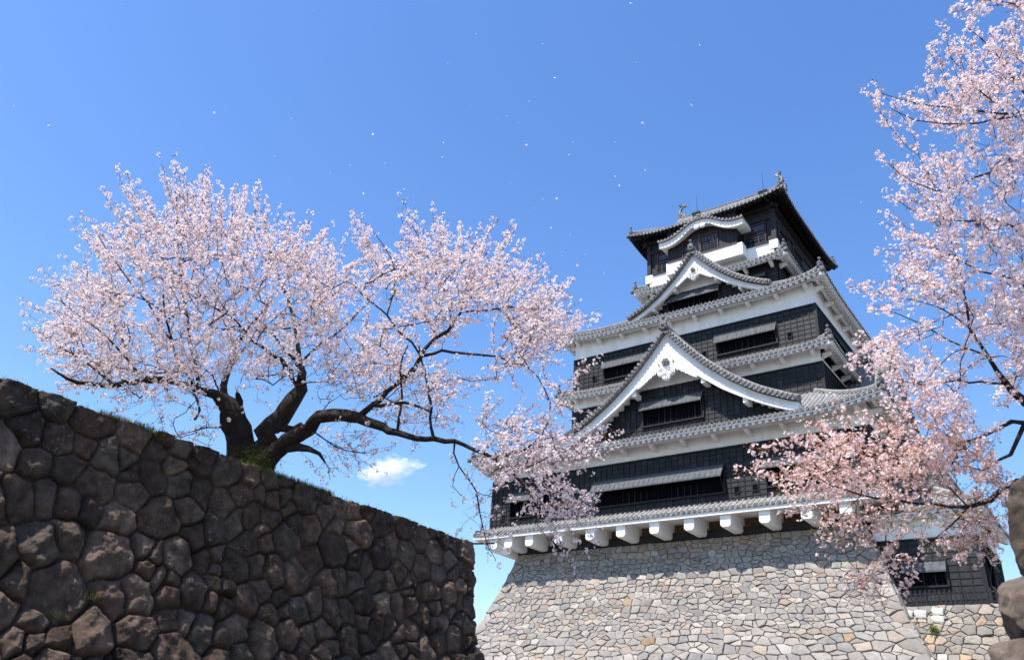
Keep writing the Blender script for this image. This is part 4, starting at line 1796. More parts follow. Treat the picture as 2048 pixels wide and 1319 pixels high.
def rock_block(x0, x1, y0, y1, z0, z1, rng, shear=0.0, n=44, rnd=0.07):
    """a quarried block: rounded box, chipped by planes, roughened"""
    u = np.linspace(-1, 1, n)
    A, B = np.meshgrid(u, u, indexing='ij')
    V, F = [], []
    base = 0
    for ax in range(3):
        for sg in (-1, 1):
            P = np.zeros((n, n, 3))
            P[..., ax] = sg
            P[..., (ax + 1) % 3] = A
            P[..., (ax + 2) % 3] = B
            V.append(P.reshape(-1, 3))
            idx = base + np.arange(n * n).reshape(n, n)
            q = np.stack([idx[:-1, :-1], idx[1:, :-1], idx[1:, 1:], idx[:-1, 1:]], -1).reshape(-1, 4)
            F.append(q if sg > 0 else q[:, ::-1])
            base += n * n
    V = np.vstack(V)
    half = np.array([x1 - x0, y1 - y0, z1 - z0]) / 2
    r = rnd * half.min() * 2
    Q = V * half
    core = np.clip(Q, -(half - r), half - r)
    d = Q - core
    l = np.linalg.norm(d, axis=1)[:, None]
    Q = np.where(l > 1e-6, core + d / np.maximum(l, 1e-6) * np.minimum(l, r), Q)
    for _ in range(22):                      # chips off the arrises
        nr = rng.normal(size=3)
        nr /= np.linalg.norm(nr)
        lim = (np.abs(nr) * half).sum() * rng.uniform(0.76, 0.93)
        ex = Q @ nr - lim
        Q = Q - np.maximum(ex, 0)[:, None] * nr
    nrm = Q / np.linalg.norm(Q, axis=1)[:, None]
    o = rng.uniform(0, 50)
    dsp = 0.030 * fbm(Q[:, 0] * 5 + Q[:, 1] * 3 + o, Q[:, 2] * 6 + Q[:, 1] * 3, 4) + 0.018 * fbm(Q[:, 0] * 19 + Q[:, 1] * 11 + o, Q[:, 2] * 21 - Q[:, 1] * 9, 4)
    Q = Q + nrm * dsp[:, None]
    Q[:, 0] += shear * Q[:, 2]
    Q[:, 2] += rng.uniform(-0.07, 0.07) * Q[:, 0] + rng.uniform(-0.05, 0.05) * Q[:, 1]
    return Q + np.array([x0 + x1, y0 + y1, z0 + z1]) / 2, np.vstack(F)


rng = np.random.default_rng(6)
VV, FF, CC, nb_ = [], [], [], 0
for (x0, x1, y0, y1, z0, z1, sh) in ((-0.50, 0.62, 5.0, 6.0, 0.960, 1.66, 0.20), (0.66, 1.7, 5.02, 6.0, 0.93, 1.60, 0.0), (-0.64, 0.30, 4.99, 6.1, 0.670, 0.985, 0.15),
                                     (0.33, 1.5, 4.95, 6.0, 0.52, 0.93, 0.0), (-0.73, 0.28, 4.95, 6.2, 0.20, 0.690, 0.10), (0.31, 1.6, 4.9, 6.0, 0.05, 0.51, 0.0),
                                     (-0.86, 0.5, 4.86, 6.2, -0.35, 0.21, 0.08), (0.53, 1.8, 4.85, 6.1, -0.40, 0.04, 0.0), (-0.95, 0.2, 4.8, 6.3, -0.95, -0.36, 0.05),
                                     (0.23, 1.8, 4.78, 6.3, -0.95, -0.41, 0.0), (-1.02, 0.6, 4.74, 6.3, -1.62, -0.96, 0.0), (0.62, 1.9, 4.74, 6.3, -1.62, -0.96, 0.0)):
    v, f = rock_block(x0, x1, y0, y1, z0, z1, rng, sh)
    VV.append(v)
    FF.append(f + nb_)
    c = np.array(pick(PAL_PIER)) * random.uniform(0.85, 1.15)
    CC.append(c[None] * (1 + 0.5 * fbm(v[:, 0] * 6, v[:, 2] * 6 + 9, 4) + 0.4 * fbm(v[:, 0] * 23 + v[:, 1] * 13, v[:, 2] * 23, 3))[:, None])
    nb_ += len(v)
FF = np.vstack(FF)
me = mesh_from_np("stone_pier", np.vstack(VV), FF.ravel(), np.full(len(FF), 4), np.maximum(np.vstack(CC), 0.02), True)
me.materials.append(M['boulder'])
pier = link(bpy.data.objects.new("stone_pier", me))
tag(pier, "brown weathered pier of stacked rough blocks close at the lower right edge", "stone pier")
mb = MB()
mb.box(-0.3, 1.6, 5.15, 5.9, -1.6, 1.5)
obj("rubble_core", mb, M['earth'], pier)

# iron rod with a ring at the end of the dark wall
mb = MB()
p0 = np.array([-9.55, 11.15, 3.19])
p1 = np.array([-8.92, 11.30, 3.18])
w = 0.014
mb.loft([[tuple(p + (0, -w, -w)), tuple(p + (0, w, -w)), tuple(p + (0, w, w)), tuple(p + (0, -w, w))] for p in (p0, p1)])
rod = obj("iron_rod", mb, M['metal'])
tag(rod, "thin dark iron rod with a ring jutting from the wall's far end", "iron rod")
mb = MB()
c0 = np.array([-9.02, 11.27, 3.12])
rings = []
for i in range(17):
    a = 2 * math.pi * i / 16
    rings.append([tuple(c0 + np.array([(0.05 + 0.009 * math.cos(t)) * math.cos(a), 0.009 * math.sin(t), (0.05 + 0.009 * math.cos(t)) * math.sin(a)])) for t in (0, 2.1, 4.2)])
mb.loft(rings, caps=False)
obj("ring", mb, M['metal'], rod)

# ---------------------------------------------------------------- cherry trees
LIMB_SCALE = 0.70


def thin(r):
    """boughs thinner than the trunk are drawn down"""
    return LIMB_SCALE + (0.90 - LIMB_SCALE) * min(1.0, max(0.0, (r - 6) / 8))


class Skeleton:
    def __init__(self):
        self.p, self.par, self.rmin, self.kind = [], [], [], []

    def add(self, p, par, r, kind=0):
        self.p.append(np.array(p, float))
        self.par.append(par)
        self.rmin.append(r)
        self.kind.append(kind)
        return len(self.p) - 1

    def limb(self, pts, start=None, step=0.12, wob=0.02, kind=0, rng=None):
        """pts = (px, py, zc, r_px): a limb through these directions and depths; start = node index or None for nearest"""
        P = [at_depth(x, y, z) for x, y, z, r in pts]
        R = [r * thin(r) * z / FPX for x, y, z, r in pts]
        if start is None and self.p:
            d = np.linalg.norm(np.array(self.p) - P[0], axis=1)
            start = int(d.argmin())
        last = -1 if start is None else start
        if last == -1:
            last = self.add(P[0], -1, R[0], kind)
        n = len(P)
        for i in range(n - 1):
            p0, p1, p2, p3 = P[max(0, i - 1)], P[i], P[i + 1], P[min(n - 1, i + 2)]
            m = max(1, int(np.linalg.norm(p2 - p1) / step))
            for k in range(1, m + 1):
                t = k / m
                q = 0.5 * ((2 * p1) + (-p0 + p2) * t + (2 * p0 - 5 * p1 + 4 * p2 - p3) * t * t + (-p0 + 3 * p1 - 3 * p2 + p3) * t ** 3)
                r = R[i] + (R[i + 1] - R[i]) * t
                last = self.add(q + rng.normal(0, wob * min(1, r * 12 + 0.2), 3), last, r, kind)
        return last

    def grow(self, targets, rng, centre, step=0.085, shoot=(0.18, 0.42), up=0.25, maxlink=2.2, r_attach=None):
        """targets: (point, straight tip point or None, kind)"""
        base = np.array(self.p)
        T = np.array([t[0] for t in targets])
        d0 = np.array([np.linalg.norm(base - t, axis=1).min() for t in T])
        A = np.zeros((len(base) + 400000, 3))
        n = len(base)
        A[:n] = base
        D = np.zeros(A.shape)
        for i in range(n):
            if self.par[i] >= 0:
                D[i] = self.p[i] - self.p[self.par[i]]
        for i in np.argsort(d0):
            t, tip, kind = targets[i]
            dv = t - A[:n]
            dl = np.linalg.norm(dv, axis=1)
            cosb = (dv * D[:n]).sum(1) / (dl * np.linalg.norm(D[:n], axis=1) + 1e-9)
            cost = dl * (1.35 - 0.35 * cosb)
            j = int(cost.argmin())
            L = dl[j]
            if L > maxlink:
                continue
            a = A[j]
            pd = D[j] / (np.linalg.norm(D[j]) + 1e-9)
            c = a + pd * L * 0.35 + np.array([0, 0, 0.05 * L]) + rng.normal(0, 0.06 * L, 3)
            m = max(1, int(L / step))
            last = j
            prev = a
            pts = []
            for k in range(1, m + 1):
                s = k / m
                pts.append((1 - s) ** 2 * a + 2 * s * (1 - s) * c + s * s * t + rng.normal(0, 0.008, 3))
            dr = t - c
            dr = dr / (np.linalg.norm(dr) + 1e-9)
            if tip is not None:
                Ls = np.linalg.norm(tip - t)
                ms = max(1, int(Ls / step))
                off = rng.normal(0, 0.03, 3)
                for k in range(1, ms + 1):
                    s = k / ms
                    pts.append(t + (tip - t) * s + off * math.sin(math.pi * s) + rng.normal(0, 0.006, 3))
            else:
                out = t - centre
                out = out / (np.linalg.norm(out) + 1e-9)
                sd = dr * 0.5 + out * 0.55 + np.array([0, 0, up]) + rng.normal(0, 0.25, 3)
                sd /= np.linalg.norm(sd)
                Ls = rng.uniform(*shoot)
                ms = max(1, int(Ls / step))
                for k in range(1, ms + 1):
                    pts.append(t + sd * Ls * k / ms + rng.normal(0, 0.006, 3))
            for q in pts:
                self.add(q, last, 0.0, kind)
                A[n] = q
                D[n] = q - prev
                prev = q
                last = n
                n += 1

    def radii(self, tip=0.0035, ex=2.35):
        n = len(self.p)
        ch = [[] for _ in range(n)]
        for i, p in enumerate(self.par):
            if p >= 0:
                ch[p].append(i)
        acc = np.zeros(n)
        self.tipdist = np.full(n, 1e9)
        for i in range(n - 1, -1, -1):
            if not ch[i]:
                acc[i] = tip ** ex
                self.tipdist[i] = 0
            p = self.par[i]
            if p >= 0:
                acc[p] += acc[i] + 2e-9
                self.tipdist[p] = min(self.tipdist[p], self.tipdist[i] + np.linalg.norm(self.p[i] - self.p[p]))
        r = acc ** (1 / ex)
        self.r = np.where(np.array(self.rmin) > 0, np.array(self.rmin), np.minimum(r, 0.05))
        self.ch = ch
        return self.r

    def mesh(self, name, knobs=0.12, rng=None, rlim=(0, 9)):
        V, F = [], []
        nv = 0
        roots = [i for i, p in enumerate(self.par) if p < 0]
        stack = [(r0, None) for r0 in roots]
        chains = []
        while stack:
            i, pre = stack.pop()
            ch = [] if pre is None else [pre]
            ch.append(i)
            while self.ch[i]:
                c = sorted(self.ch[i], key=lambda k: -self.r[k])
                for k in c[1:]:
                    stack.append((k, i))
                i = c[0]
                ch.append(i)
            chains.append(ch)
        for ch in chains:
            P = np.array([self.p[k] for k in ch])
            R = np.array([self.r[k] for k in ch])
            if len(ch) > 1 and ch[0] == self.par[ch[1]]:
                R[0] = min(R[0], R[1] * 1.25)
            rm = R.max()
            n = 14 if rm > 0.08 else (8 if rm > 0.03 else (5 if rm > 0.01 else 3))
            T = np.gradient(P, axis=0) if len(P) > 1 else np.zeros_like(P)
            T /= (np.linalg.norm(T, axis=1)[:, None] + 1e-9)
            ref = np.array([0.3, 0.9, 0.2])
            U = np.cross(T, ref)
            U /= (np.linalg.norm(U, axis=1)[:, None] + 1e-9)
            W = np.cross(T, U)
            th = np.arange(n) * 2 * math.pi / n
            rr = np.repeat(R[:, None], n, 1)
            if n >= 8:
                rr = rr * (1 + knobs * fbm(np.arange(len(P))[:, None] * 0.35 + ch[0], np.cos(th)[None, :] * 1.5 + 3, 3) + 0.35 * knobs * fbm(np.arange(len(P))[:, None] * 0.15 + ch[0], th[None, :] * 2.3, 3) * 2)
            ring = P[:, None, :] + rr[..., None] * (np.cos(th)[None, :, None] * U[:, None, :] + np.sin(th)[None, :, None] * W[:, None, :])
            V.append(ring.reshape(-1, 3))
            m = len(P)
            idx = nv + np.arange(m * n).reshape(m, n)
            q = np.stack([idx[:-1], np.roll(idx[:-1], -1, 1), np.roll(idx[1:], -1, 1), idx[1:]], -1).reshape(-1, 4)
            F.append(q)
            nv += m * n
            # close the tip
            V.append((P[-1] + T[-1] * R[-1] * 0.6)[None])
            e = idx[-1]
            F.append(np.stack([e, np.roll(e, -1), np.full(n, nv), np.full(n, nv)], -1))
            nv += 1
        V = np.vstack(V)
        Q = np.vstack(F)
        tri = Q[:, 2] == Q[:, 3]
        sizes = np.where(tri, 3, 4)
        flat = np.concatenate([q[:3] if t else q for q, t in zip(Q, tri)])
        me = mesh_from_np(name, V, flat, sizes, None, True)
        me.materials.append(M['bark'])
        return me


def rot_from_normals(nr, rng):
    n = nr / (np.linalg.norm(nr, axis=1)[:, None] + 1e-9)
    a = rng.normal(size=n.shape)
    u = np.cross(n, a)
    u /= np.linalg.norm(u, axis=1)[:, None] + 1e-9
    w = np.cross(n, u)
    return u, w, n


def flowers(name, C, NR, size, rng, tint):
    """five-petalled flowers at C, facing NR; tint(n) gives a colour per flower"""
    n = len(C)
    u, w, nn = rot_from_normals(NR, rng)
    tv, tf = [(0, 0, 0)], []
    for k in range(5):
        a = 2 * math.pi * k / 5
        for (r, da, z) in ((0.30, -0.52, 0.07), (0.50, 0.0, 0.12), (0.30, 0.52, 0.07)):
            pass
        b0 = len(tv)
        tv += [(0.36 * math.cos(a - 0.55), 0.36 * math.sin(a - 0.55), 0.10), (0.52 * math.cos(a), 0.52 * math.sin(a), 0.16), (0.36 * math.cos(a + 0.55), 0.36 * math.sin(a + 0.55), 0.10)]
        tf.append((0, b0, b0 + 1, b0 + 2))
    tv = np.array(tv)
    k = len(tv)
    s = size * rng.uniform(0.75, 1.2, n)
    cup = rng.uniform(0.6, 3.2, n)
    V = C[:, None, :] + s[:, None, None] * (tv[None, :, 0, None] * u[:, None, :] + tv[None, :, 1, None] * w[:, None, :] + (tv[None, :, 2] * cup[:, None])[..., None] * nn[:, None, :])
    F = (np.arange(n) * k)[:, None, None] + np.array(tf)[None]
    col = np.repeat(tint[:, None, :], k, 1).copy()
    col[:, 0, :] *= np.array([0.94, 0.74, 0.78])       # pink eye of the flower
    col *= rng.uniform(0.94, 1.04, (n, k, 1))
    me = mesh_from_np(name, V.reshape(-1, 3), F.reshape(-1), np.full(n * 5, 4), np.clip(col.reshape(-1, 3), 0, 0.95), False)
    me.materials.append(M['petal'])
    return me


def leaves(name, C, NR, size, rng, tint):
    n = len(C)
    u, w, nn = rot_from_normals(NR, rng)
    tv = np.array([(0, 0, 0), (0.5, 0.17, 0.10), (1.0, 0, 0.0), (0.5, -0.17, 0.10)])
    tf = [(0, 1, 2), (0, 2, 3)]
    s = size * rng.uniform(0.6, 1.3, n)
    V = C[:, None, :] + s[:, None, None] * (tv[None, :, 0, None] * u[:, None, :] + tv[None, :, 1, None] * w[:, None, :] + tv[None, :, 2, None] * nn[:, None, :])
    F = (np.arange(n) * 4)[:, None, None] + np.array(tf)[None]
    col = np.repeat(tint[:, None, :], 4, 1)
    me = mesh_from_np(name, V.reshape(-1, 3), F.reshape(-1), np.full(n * 2, 3), np.clip(col.reshape(-1, 3), 0, 0.9), False)
    me.materials.append(M['leaf'])
    return me


def in_poly(x, y, poly):
    c = np.zeros(np.shape(x), bool)
    n = len(poly)
    for i in range(n):
        (x0_, y0_), (x1_, y1_) = poly[i], poly[(i + 1) % n]
        if y0_ == y1_:
            continue
        c ^= ((y0_ > y) != (y1_ > y)) & (x < (x1_ - x0_) * (y - y0_) / (y1_ - y0_) + x0_)
    return c


def region(poly, spacing, rng, zc, thick, kind=0, lean=(0, 0), holes=(), shrink=1.0, gap=-0.30, drop=0):
    if shrink != 1.0:
        mx, my = np.mean([p[0] for p in poly]), np.mean([p[1] for p in poly])
        poly = [(mx + (p[0] - mx) * shrink, my + (p[1] - my) * shrink + drop) for p in poly]
    """targets spread through a crown lobe: directions inside poly, depths through its thickness"""
    xs = [p[0] for p in poly]
    ys = [p[1] for p in poly]
    area = (max(xs) - min(xs)) * (max(ys) - min(ys))
    n = int(area / spacing ** 2)
    x = rng.uniform(min(xs), max(xs), n)
    y = rng.uniform(min(ys), max(ys), n)
    k = in_poly(x, y, poly)
    k &= fbm(x / 70 + 5, y / 70 + 2, 2) > gap             # clumps and gaps
    for h in holes:
        k &= ~in_poly(x, y, h)
    x, y = x[k], y[k]
    z = zc + rng.uniform(-1, 1, len(x)) * thick + lean[0] * (x - np.mean(xs)) / 500 + lean[1] * (y - np.mean(ys)) / 500
    return [(at_depth(a, b_, c), None, kind) for a, b_, c in zip(x, y, z)]


def tips(lst, zc, thick, rng, kind=0, inner=None, back=0.35, side=0):
    out = []
    more = []
    for (x, y) in lst:
        for _ in range(side):       # shorter companions that thicken the spray
            f = rng.uniform(0.12, 0.5)
            more.append((x + (inner[0] - x) * f * 0.35 + rng.normal(0, 9), y + (inner[1] - y) * f * 0.35 + rng.normal(0, 9)))
    for (x, y) in list(lst) + more:
        z = zc + rng.uniform(-1, 1) * thick
        cx, cy = inner
        l = math.hypot(cx - x, cy - y)
        bx, by = x + (cx - x) / l * 85 * back / 0.35, y + (cy - y) / l * 85 * back / 0.35
        out.append((at_depth(bx, by, z), at_depth(x, y, z), kind))
    return out


def dress(sk, rng, dens, spread, rmax=0.014, tipmax=1.1, per=(2, 5), kinds=None, leafy=0.25, prob=0.8, lmax=1):
    P = np.array(sk.p)
    par = np.array(sk.par)
    D = P - P[np.maximum(par, 0)]
    ok = (sk.r < rmax) & (sk.tipdist < tipmax) & (par >= 0)
    kd = np.array(sk.kind)
    C, N, LC, LN, FK, LK = [], [], [], [], [], []
    for i in np.nonzero(ok)[0]:
        pr = prob * (kinds.get(int(kd[i]), (1.0, leafy))[0] if kinds else 1.0)
        lf = kinds.get(int(kd[i]), (1.0, leafy))[1] if kinds else leafy
        for _ in range(dens):
            if rng.random() > pr:
                continue
            ax = rng.normal(size=3)
            ax /= np.linalg.norm(ax)
            c = P[i] + D[i] * rng.random() + ax * spread * rng.uniform(0.4, 1.0)
            m = rng.integers(per[0], per[1])
            for _ in range(m):
                o = rng.normal(size=3)
                o /= np.linalg.norm(o)
                C.append(c + o * spread * 0.42)
                N.append(o + ax * 0.8 + (0, 0, 0.1))
                FK.append(kd[i])
        if rng.random() < lf:
            for _ in range(rng.integers(1, 3 + lmax)):
                ax = rng.normal(size=3)
                LC.append(P[i] + D[i] * rng.random() + ax / np.linalg.norm(ax) * spread * rng.uniform(0.1, 0.9))
                LN.append(ax)
                LK.append(kd[i])
    return np.array(C), np.array(N), np.array(FK), np.array(LC), np.array(LN), np.array(LK)


def tints(n, base, var, rng):
    t = rng.random((n, 1))
    a, b_ = np.array(base[0]), np.array(base[1])
    return (a + (b_ - a) * t) * rng.uniform(1 - var, 1 + var, (n, 1))


def leaf_tints(K, rng, table):
    out = np.zeros((len(K), 3))
    for i, k in enumerate(K):
        cols = table.get(int(k), table[0])
        out[i] = np.array(cols[rng.integers(len(cols))]) * rng.uniform(0.75, 1.25)
    return out


# ---- the old tree on the dark wall
rng = np.random.default_rng(42)
Z0 = 11.35
sk = Skeleton()
L = lambda pts, start=None, **k: sk.limb(pts, start, rng=rng, **k)
L([(492, 962, Z0, 40), (486, 920, Z0, 33), (478, 880, Z0, 29), (468, 840, Z0 - .02, 27), (455, 808, Z0 - .05, 20)], None)
L([(470, 835, Z0, 18), (474, 815, Z0 + .05, 13), (478, 802, Z0 + .05, 9), (474, 790, Z0 + .05, 7)])
L([(455, 808, Z0, 16), (430, 790, Z0 - .1, 11), (400, 778, Z0 - .25, 9), (345, 762, Z0 - .5, 8), (300, 760, Z0 - .8, 9), (230, 771, Z0 - 1.1, 7.5), (185, 769, Z0 - 1.3, 6), (135, 757, Z0 - 1.5, 4.5), (100, 735, Z0 - 1.6, 2)])
L([(455, 806, Z0, 12), (447, 790, Z0 + .1, 9), (452, 753, Z0 + .3, 8), (464, 720, Z0 + .4, 7), (472, 694, Z0 + .5, 6), (491, 670, Z0 + .6, 5), (510, 640, Z0 + .7, 4), (545, 600, Z0 + .8, 2.5)])
L([(472, 694, Z0 + .5, 4.5), (456, 659, Z0 + .4, 4), (448, 640, Z0 + .3, 3), (441, 597, Z0 + .3, 2)])
L([(515, 960, Z0 + .05, 34), (522, 900, Z0 + .05, 27), (535, 866, Z0 + .1, 22), (561, 833, Z0 + .2, 19), (586, 804, Z0 + .3, 17), (600, 776, Z0 + .4, 14), (606, 752, Z0 + .45, 10)], 0)
L([(600, 770, Z0 + .4, 10), (606, 748, Z0 + .45, 7.5), (600, 720, Z0 + .6, 7), (596, 688, Z0 + .7, 6.2), (588, 648, Z0 + .8, 5.5), (580, 610, Z0 + .9, 4.5), (560, 560, Z0 + 1.0, 3.2), (540, 490, Z0 + 1.1, 2.2), (525, 430, Z0 + 1.2, 1.4)])
L([(592, 780, Z0 + .3, 8), (585, 758, Z0 + .2, 6), (572, 729, Z0, 5.5), (550, 710, Z0 - .2, 4.8), (526, 691, Z0 - .4, 4), (502, 678, Z0 - .6, 3), (470, 640, Z0 - .9, 2.4), (406, 603, Z0 - 1.1, 1.8), (364, 579, Z0 - 1.3, 1.2)])
L([(600, 765, Z0 + .4, 6), (596, 740, Z0 + .2, 4.5), (588, 715, Z0, 4), (570, 700, Z0 - .2, 3), (548, 670, Z0 - .4, 2)])
L([(600, 720, Z0 + .6, 4), (640, 690, Z0 + .7, 3.5), (680, 660, Z0 + .8, 3), (720, 620, Z0 + .9, 2.2)])
L([(400, 778, Z0 - .25, 7), (390, 730, Z0 - .2, 5), (380, 684, Z0 - .1, 4.2), (375, 635, Z0, 3.8), (364, 576, Z0 + .1, 3.2), (357, 499, Z0 + .2, 2.6), (354, 430, Z0 + .3, 1.9), (350, 375, Z0 + .3, 1.1)])
L([(395, 770, Z0 - .3, 5), (360, 730, Z0 - .5, 4), (343, 680, Z0 - .6, 3.6), (330, 628, Z0 - .7, 3), (326, 583, Z0 - .7, 2.2)])
L([(343, 680, Z0 - .6, 3), (295, 607, Z0 - .9, 2.3), (256, 558, Z0 - 1.1, 1.8), (215, 500, Z0 - 1.3, 1.2), (190, 460, Z0 - 1.4, .9)])
L([(330, 628, Z0 - .7, 2.2), (290, 600, Z0 - .9, 1.8), (220, 585, Z0 - 1.2, 1.2)])
L([(300, 760, Z0 - .8, 5), (255, 720, Z0 - .9, 3.5), (220, 680, Z0 - 1.0, 2.8), (170, 640, Z0 - 1.2, 2), (120, 600, Z0 - 1.4, 1.4)])
L([(230, 771, Z0 - 1.1, 4), (180, 730, Z0 - 1.0, 3), (130, 700, Z0 - 1.0, 2), (90, 680, Z0 - 1.1, 1.4)])
L([(380, 775, Z0 - .3, 4), (395, 800, Z0 - .5, 3.5), (398, 822, Z0 - .55, 4), (388, 838, Z0 - .55, 4.5)])
L([(560, 863, Z0 + .2, 10), (583, 857, Z0 + .15, 10), (605, 850, Z0 + .1, 9)])
L([(520, 965, Z0 - .1, 30), (529, 938, Z0 - .15, 24), (561, 897, Z0 - .25, 19), (593, 871, Z0 - .35, 17), (615, 855, Z0 - .4, 15), (642, 833, Z0 - .5, 14), (669, 826, Z0 - .6, 14), (703, 831, Z0 - .7, 13.5), (736, 838, Z0 - .8, 11), (763, 852, Z0 - .9, 10), (797, 866, Z0 - 1.0, 9), (830, 873, Z0 - 1.1, 8), (870, 876, Z0 - 1.2, 7), (930, 890, Z0 - 1.4, 5.5), (990, 917, Z0 - 1.6, 5), (1030, 950, Z0 - 1.7, 4), (1060, 985, Z0 - 1.8, 3), (1085, 1030, Z0 - 1.9, 2)], 0)
L([(575, 900, Z0 - .3, 14), (600, 893, Z0 - .4, 11), (620, 900, Z0 - .5, 9), (640, 909, Z0 - .55, 6)])
L([(720, 830, Z0 - .75, 10), (744, 808, Z0 - .7, 8), (774, 786, Z0 - .6, 7.5), (795, 762, Z0 - .5, 6.5), (827, 739, Z0 - .4, 6), (851, 696, Z0 - .2, 5.5), (879, 673, Z0 - .1, 5.5), (905, 649, Z0, 5), (921, 622, Z0 + .1, 3.6), (938, 582, Z0 + .2, 2.8), (970, 551, Z0 + .2, 2.2), (1005, 533, Z0 + .2, 1.7), (1029, 524, Z0 + .2, 1.2)])
L([(744, 808, Z0 - .7, 7), (762, 812, Z0 - .8, 6), (790, 805, Z0 - .9, 5), (830, 808, Z0 - 1.0, 4), (860, 822, Z0 - 1.1, 3)])
L([(840, 710, Z0 - .3, 5), (868, 703, Z0 - .3, 4.5), (905, 703, Z0 - .4, 4.5), (949, 709, Z0 - .5, 3.6), (1000, 715, Z0 - .6, 2.8), (1058, 735, Z0 - .7, 2)])
L([(921, 622, Z0 + .1, 3.2), (970, 621, Z0, 3), (1019, 614, Z0 - .1, 2.8), (1088, 617, Z0 - .2, 2.2), (1150, 630, Z0 - .3, 1.3)])
L([(905, 649, Z0, 3.6), (895, 600, Z0 + .3, 3), (870, 540, Z0 + .5, 2.4), (850, 500, Z0 + .6, 1.8), (825, 450, Z0 + .7, 1.1)])
L([(890, 560, Z0 + .4, 2.2), (930, 520, Z0 + .4, 1.8), (955, 480, Z0 + .5, 1.1)])
L([(860, 875, Z0 - 1.2, 5), (860, 835, Z0 - 1.1, 4), (858, 792, Z0 - 1.0, 4), (848, 736, Z0 - .9, 3.2), (838, 690, Z0 - .8, 2.4)])
L([(797, 866, Z0 - 1.0, 5), (799, 835, Z0 - .9, 4), (806, 790, Z0 - .8, 3.5), (800, 740, Z0 - .8, 2.8), (815, 690, Z0 - .8, 2)])
L([(795, 762, Z0 - .5, 4.5), (820, 740, Z0 - .8, 4), (841, 711, Z0 - 1.0, 3.6), (823, 687, Z0 - 1.1, 3.3), (795, 659, Z0 - 1.1, 3), (774, 631, Z0 - 1.1, 2.7), (740, 603, Z0 - 1.1, 2.2), (705, 568, Z0 - 1.1, 1.6)])
L([(774, 631, Z0 - 1.1, 2.2), (790, 560, Z0 - .8, 1.9), (775, 500, Z0 - .6, 1.5), (745, 462, Z0 - .5, 1.0)])
L([(990, 917, Z0 - 1.6, 3.5), (1047, 898, Z0 - 1.8, 3), (1085, 867, Z0 - 1.9, 2.8), (1100, 837, Z0 - 1.9, 2.3), (1100, 803, Z0 - 1.9, 1.9), (1077, 754, Z0 - 1.9, 1.5), (1058, 735, Z0 - 1.9, 1)])
L([(1047, 898, Z0 - 1.8, 2.2), (1093, 890, Z0 - 2, 2), (1130, 900, Z0 - 2.1, 1.5), (1172, 893, Z0 - 2.1, 1)])
L([(900, 884, Z0 - 1.3, 3), (918, 932, Z0 - 1.4, 2.2), (952, 981, Z0 - 1.5, 2.2), (964, 1049, Z0 - 1.5, 1.8), (979, 1095, Z0 - 1.5, 1.3), (990, 1118, Z0 - 1.5, .8)])
L([(918, 932, Z0 - 1.4, 1.6), (905, 970, Z0 - 1.5, 1.2), (935, 1000, Z0 - 1.5, 1)])
L([(1060, 985, Z0 - 1.8, 2), (1077, 1049, Z0 - 1.9, 1.5), (1100, 1085, Z0 - 1.9, 1)])
L([(640, 875, Z0 - .4, 2.2), (690, 900, Z0 - .6, 1.6), (740, 905, Z0 - .8, 1)])
L([(640, 908, Z0 - .5, 2), (655, 935, Z0 - .5, 1.2), (660, 960, Z0 - .5, .8)])
L([(455, 855, Z0, 2.4), (415, 855, Z0 - .3, 2), (360, 868, Z0 - .6, 1.4), (320, 875, Z0 - .8, 1)])
L([(580, 735, Z0 - .3, 2), (545, 770, Z0 - .4, 2), (520, 745, Z0 - .5, 1.4)])
nodes_limb = len(sk.p)
cenA = at_depth(450, 790, Z0)
cenB = at_depth(830, 830, Z0 - 1)
A1 = [(70, 620), (110, 570), (160, 555), (170, 480), (230, 420), (270, 390), (330, 395), (360, 370), (400, 395), (455, 405), (510, 410), (570, 450), (640, 470), (715, 505), (715, 560), (690, 640), (640, 715), (560, 755), (500, 765), (400, 758), (300, 748), (200, 740), (120, 735), (75, 690)]
B1p = [(720, 455), (765, 490), (815, 450), (870, 450), (930, 485), (1000, 475), (1060, 530), (1120, 580), (1150, 620), (1120, 670), (1100, 720), (1020, 755), (930, 760), (900, 800), (860, 830), (800, 790), (720, 780), (660, 740), (690, 660), (735, 600), (725, 520)]
C1p = [(890, 830), (960, 800), (1040, 850), (1085, 820), (1110, 870), (1140, 910), (1150, 960), (1160, 1010), (1150, 1045), (1090, 1050), (1040, 1010), (1000, 980), (940, 940), (905, 910)]
tg = []
holes = [[(480, 730), (560, 750), (560, 790), (490, 800)], [(660, 690), (700, 640), (740, 650), (700, 710)]]
tg += region(A1, 14.5, rng, Z0 - .2, 1.7, 0, (0.6, 0), (), 0.83, -0.18, 26)
tg += region(B1p, 14.5, rng, Z0 - .4, 1.6, 0, (-0.5, 0), (), 0.83, -0.18, 18)
tg += region([(110, 705), (300, 725), (430, 735), (470, 790), (430, 800), (330, 785), (200, 775), (130, 756)], 14, rng, Z0 - .6, 0.9, 0, gap=-0.45)
tg += region([(600, 560), (740, 540), (760, 700), (720, 790), (640, 770), (610, 680)], 18, rng, Z0 - .1, 1.2, 0)
tg += region([(640, 745), (900, 770), (900, 858), (800, 845), (700, 812)], 19, rng, Z0 - .8, 0.7, 5)
tg += region([(420, 660), (600, 640), (590, 760), (470, 780)], 24, rng, Z0 - .2, 0.9, 5)
tg += region(C1p, 14.5, rng, Z0 - 1.8, 0.8, 1, shrink=0.92, gap=-0.2)
tg += region([(150, 760), (300, 775), (430, 800), (450, 850), (420, 900), (340, 880), (240, 820)], 22, rng, Z0 - .7, 0.8, 2)
tg += region([(630, 850), (720, 850), (790, 900), (760, 920), (700, 930), (690, 965), (640, 960), (590, 895)], 20, rng, Z0 - .5, 0.5, 2)
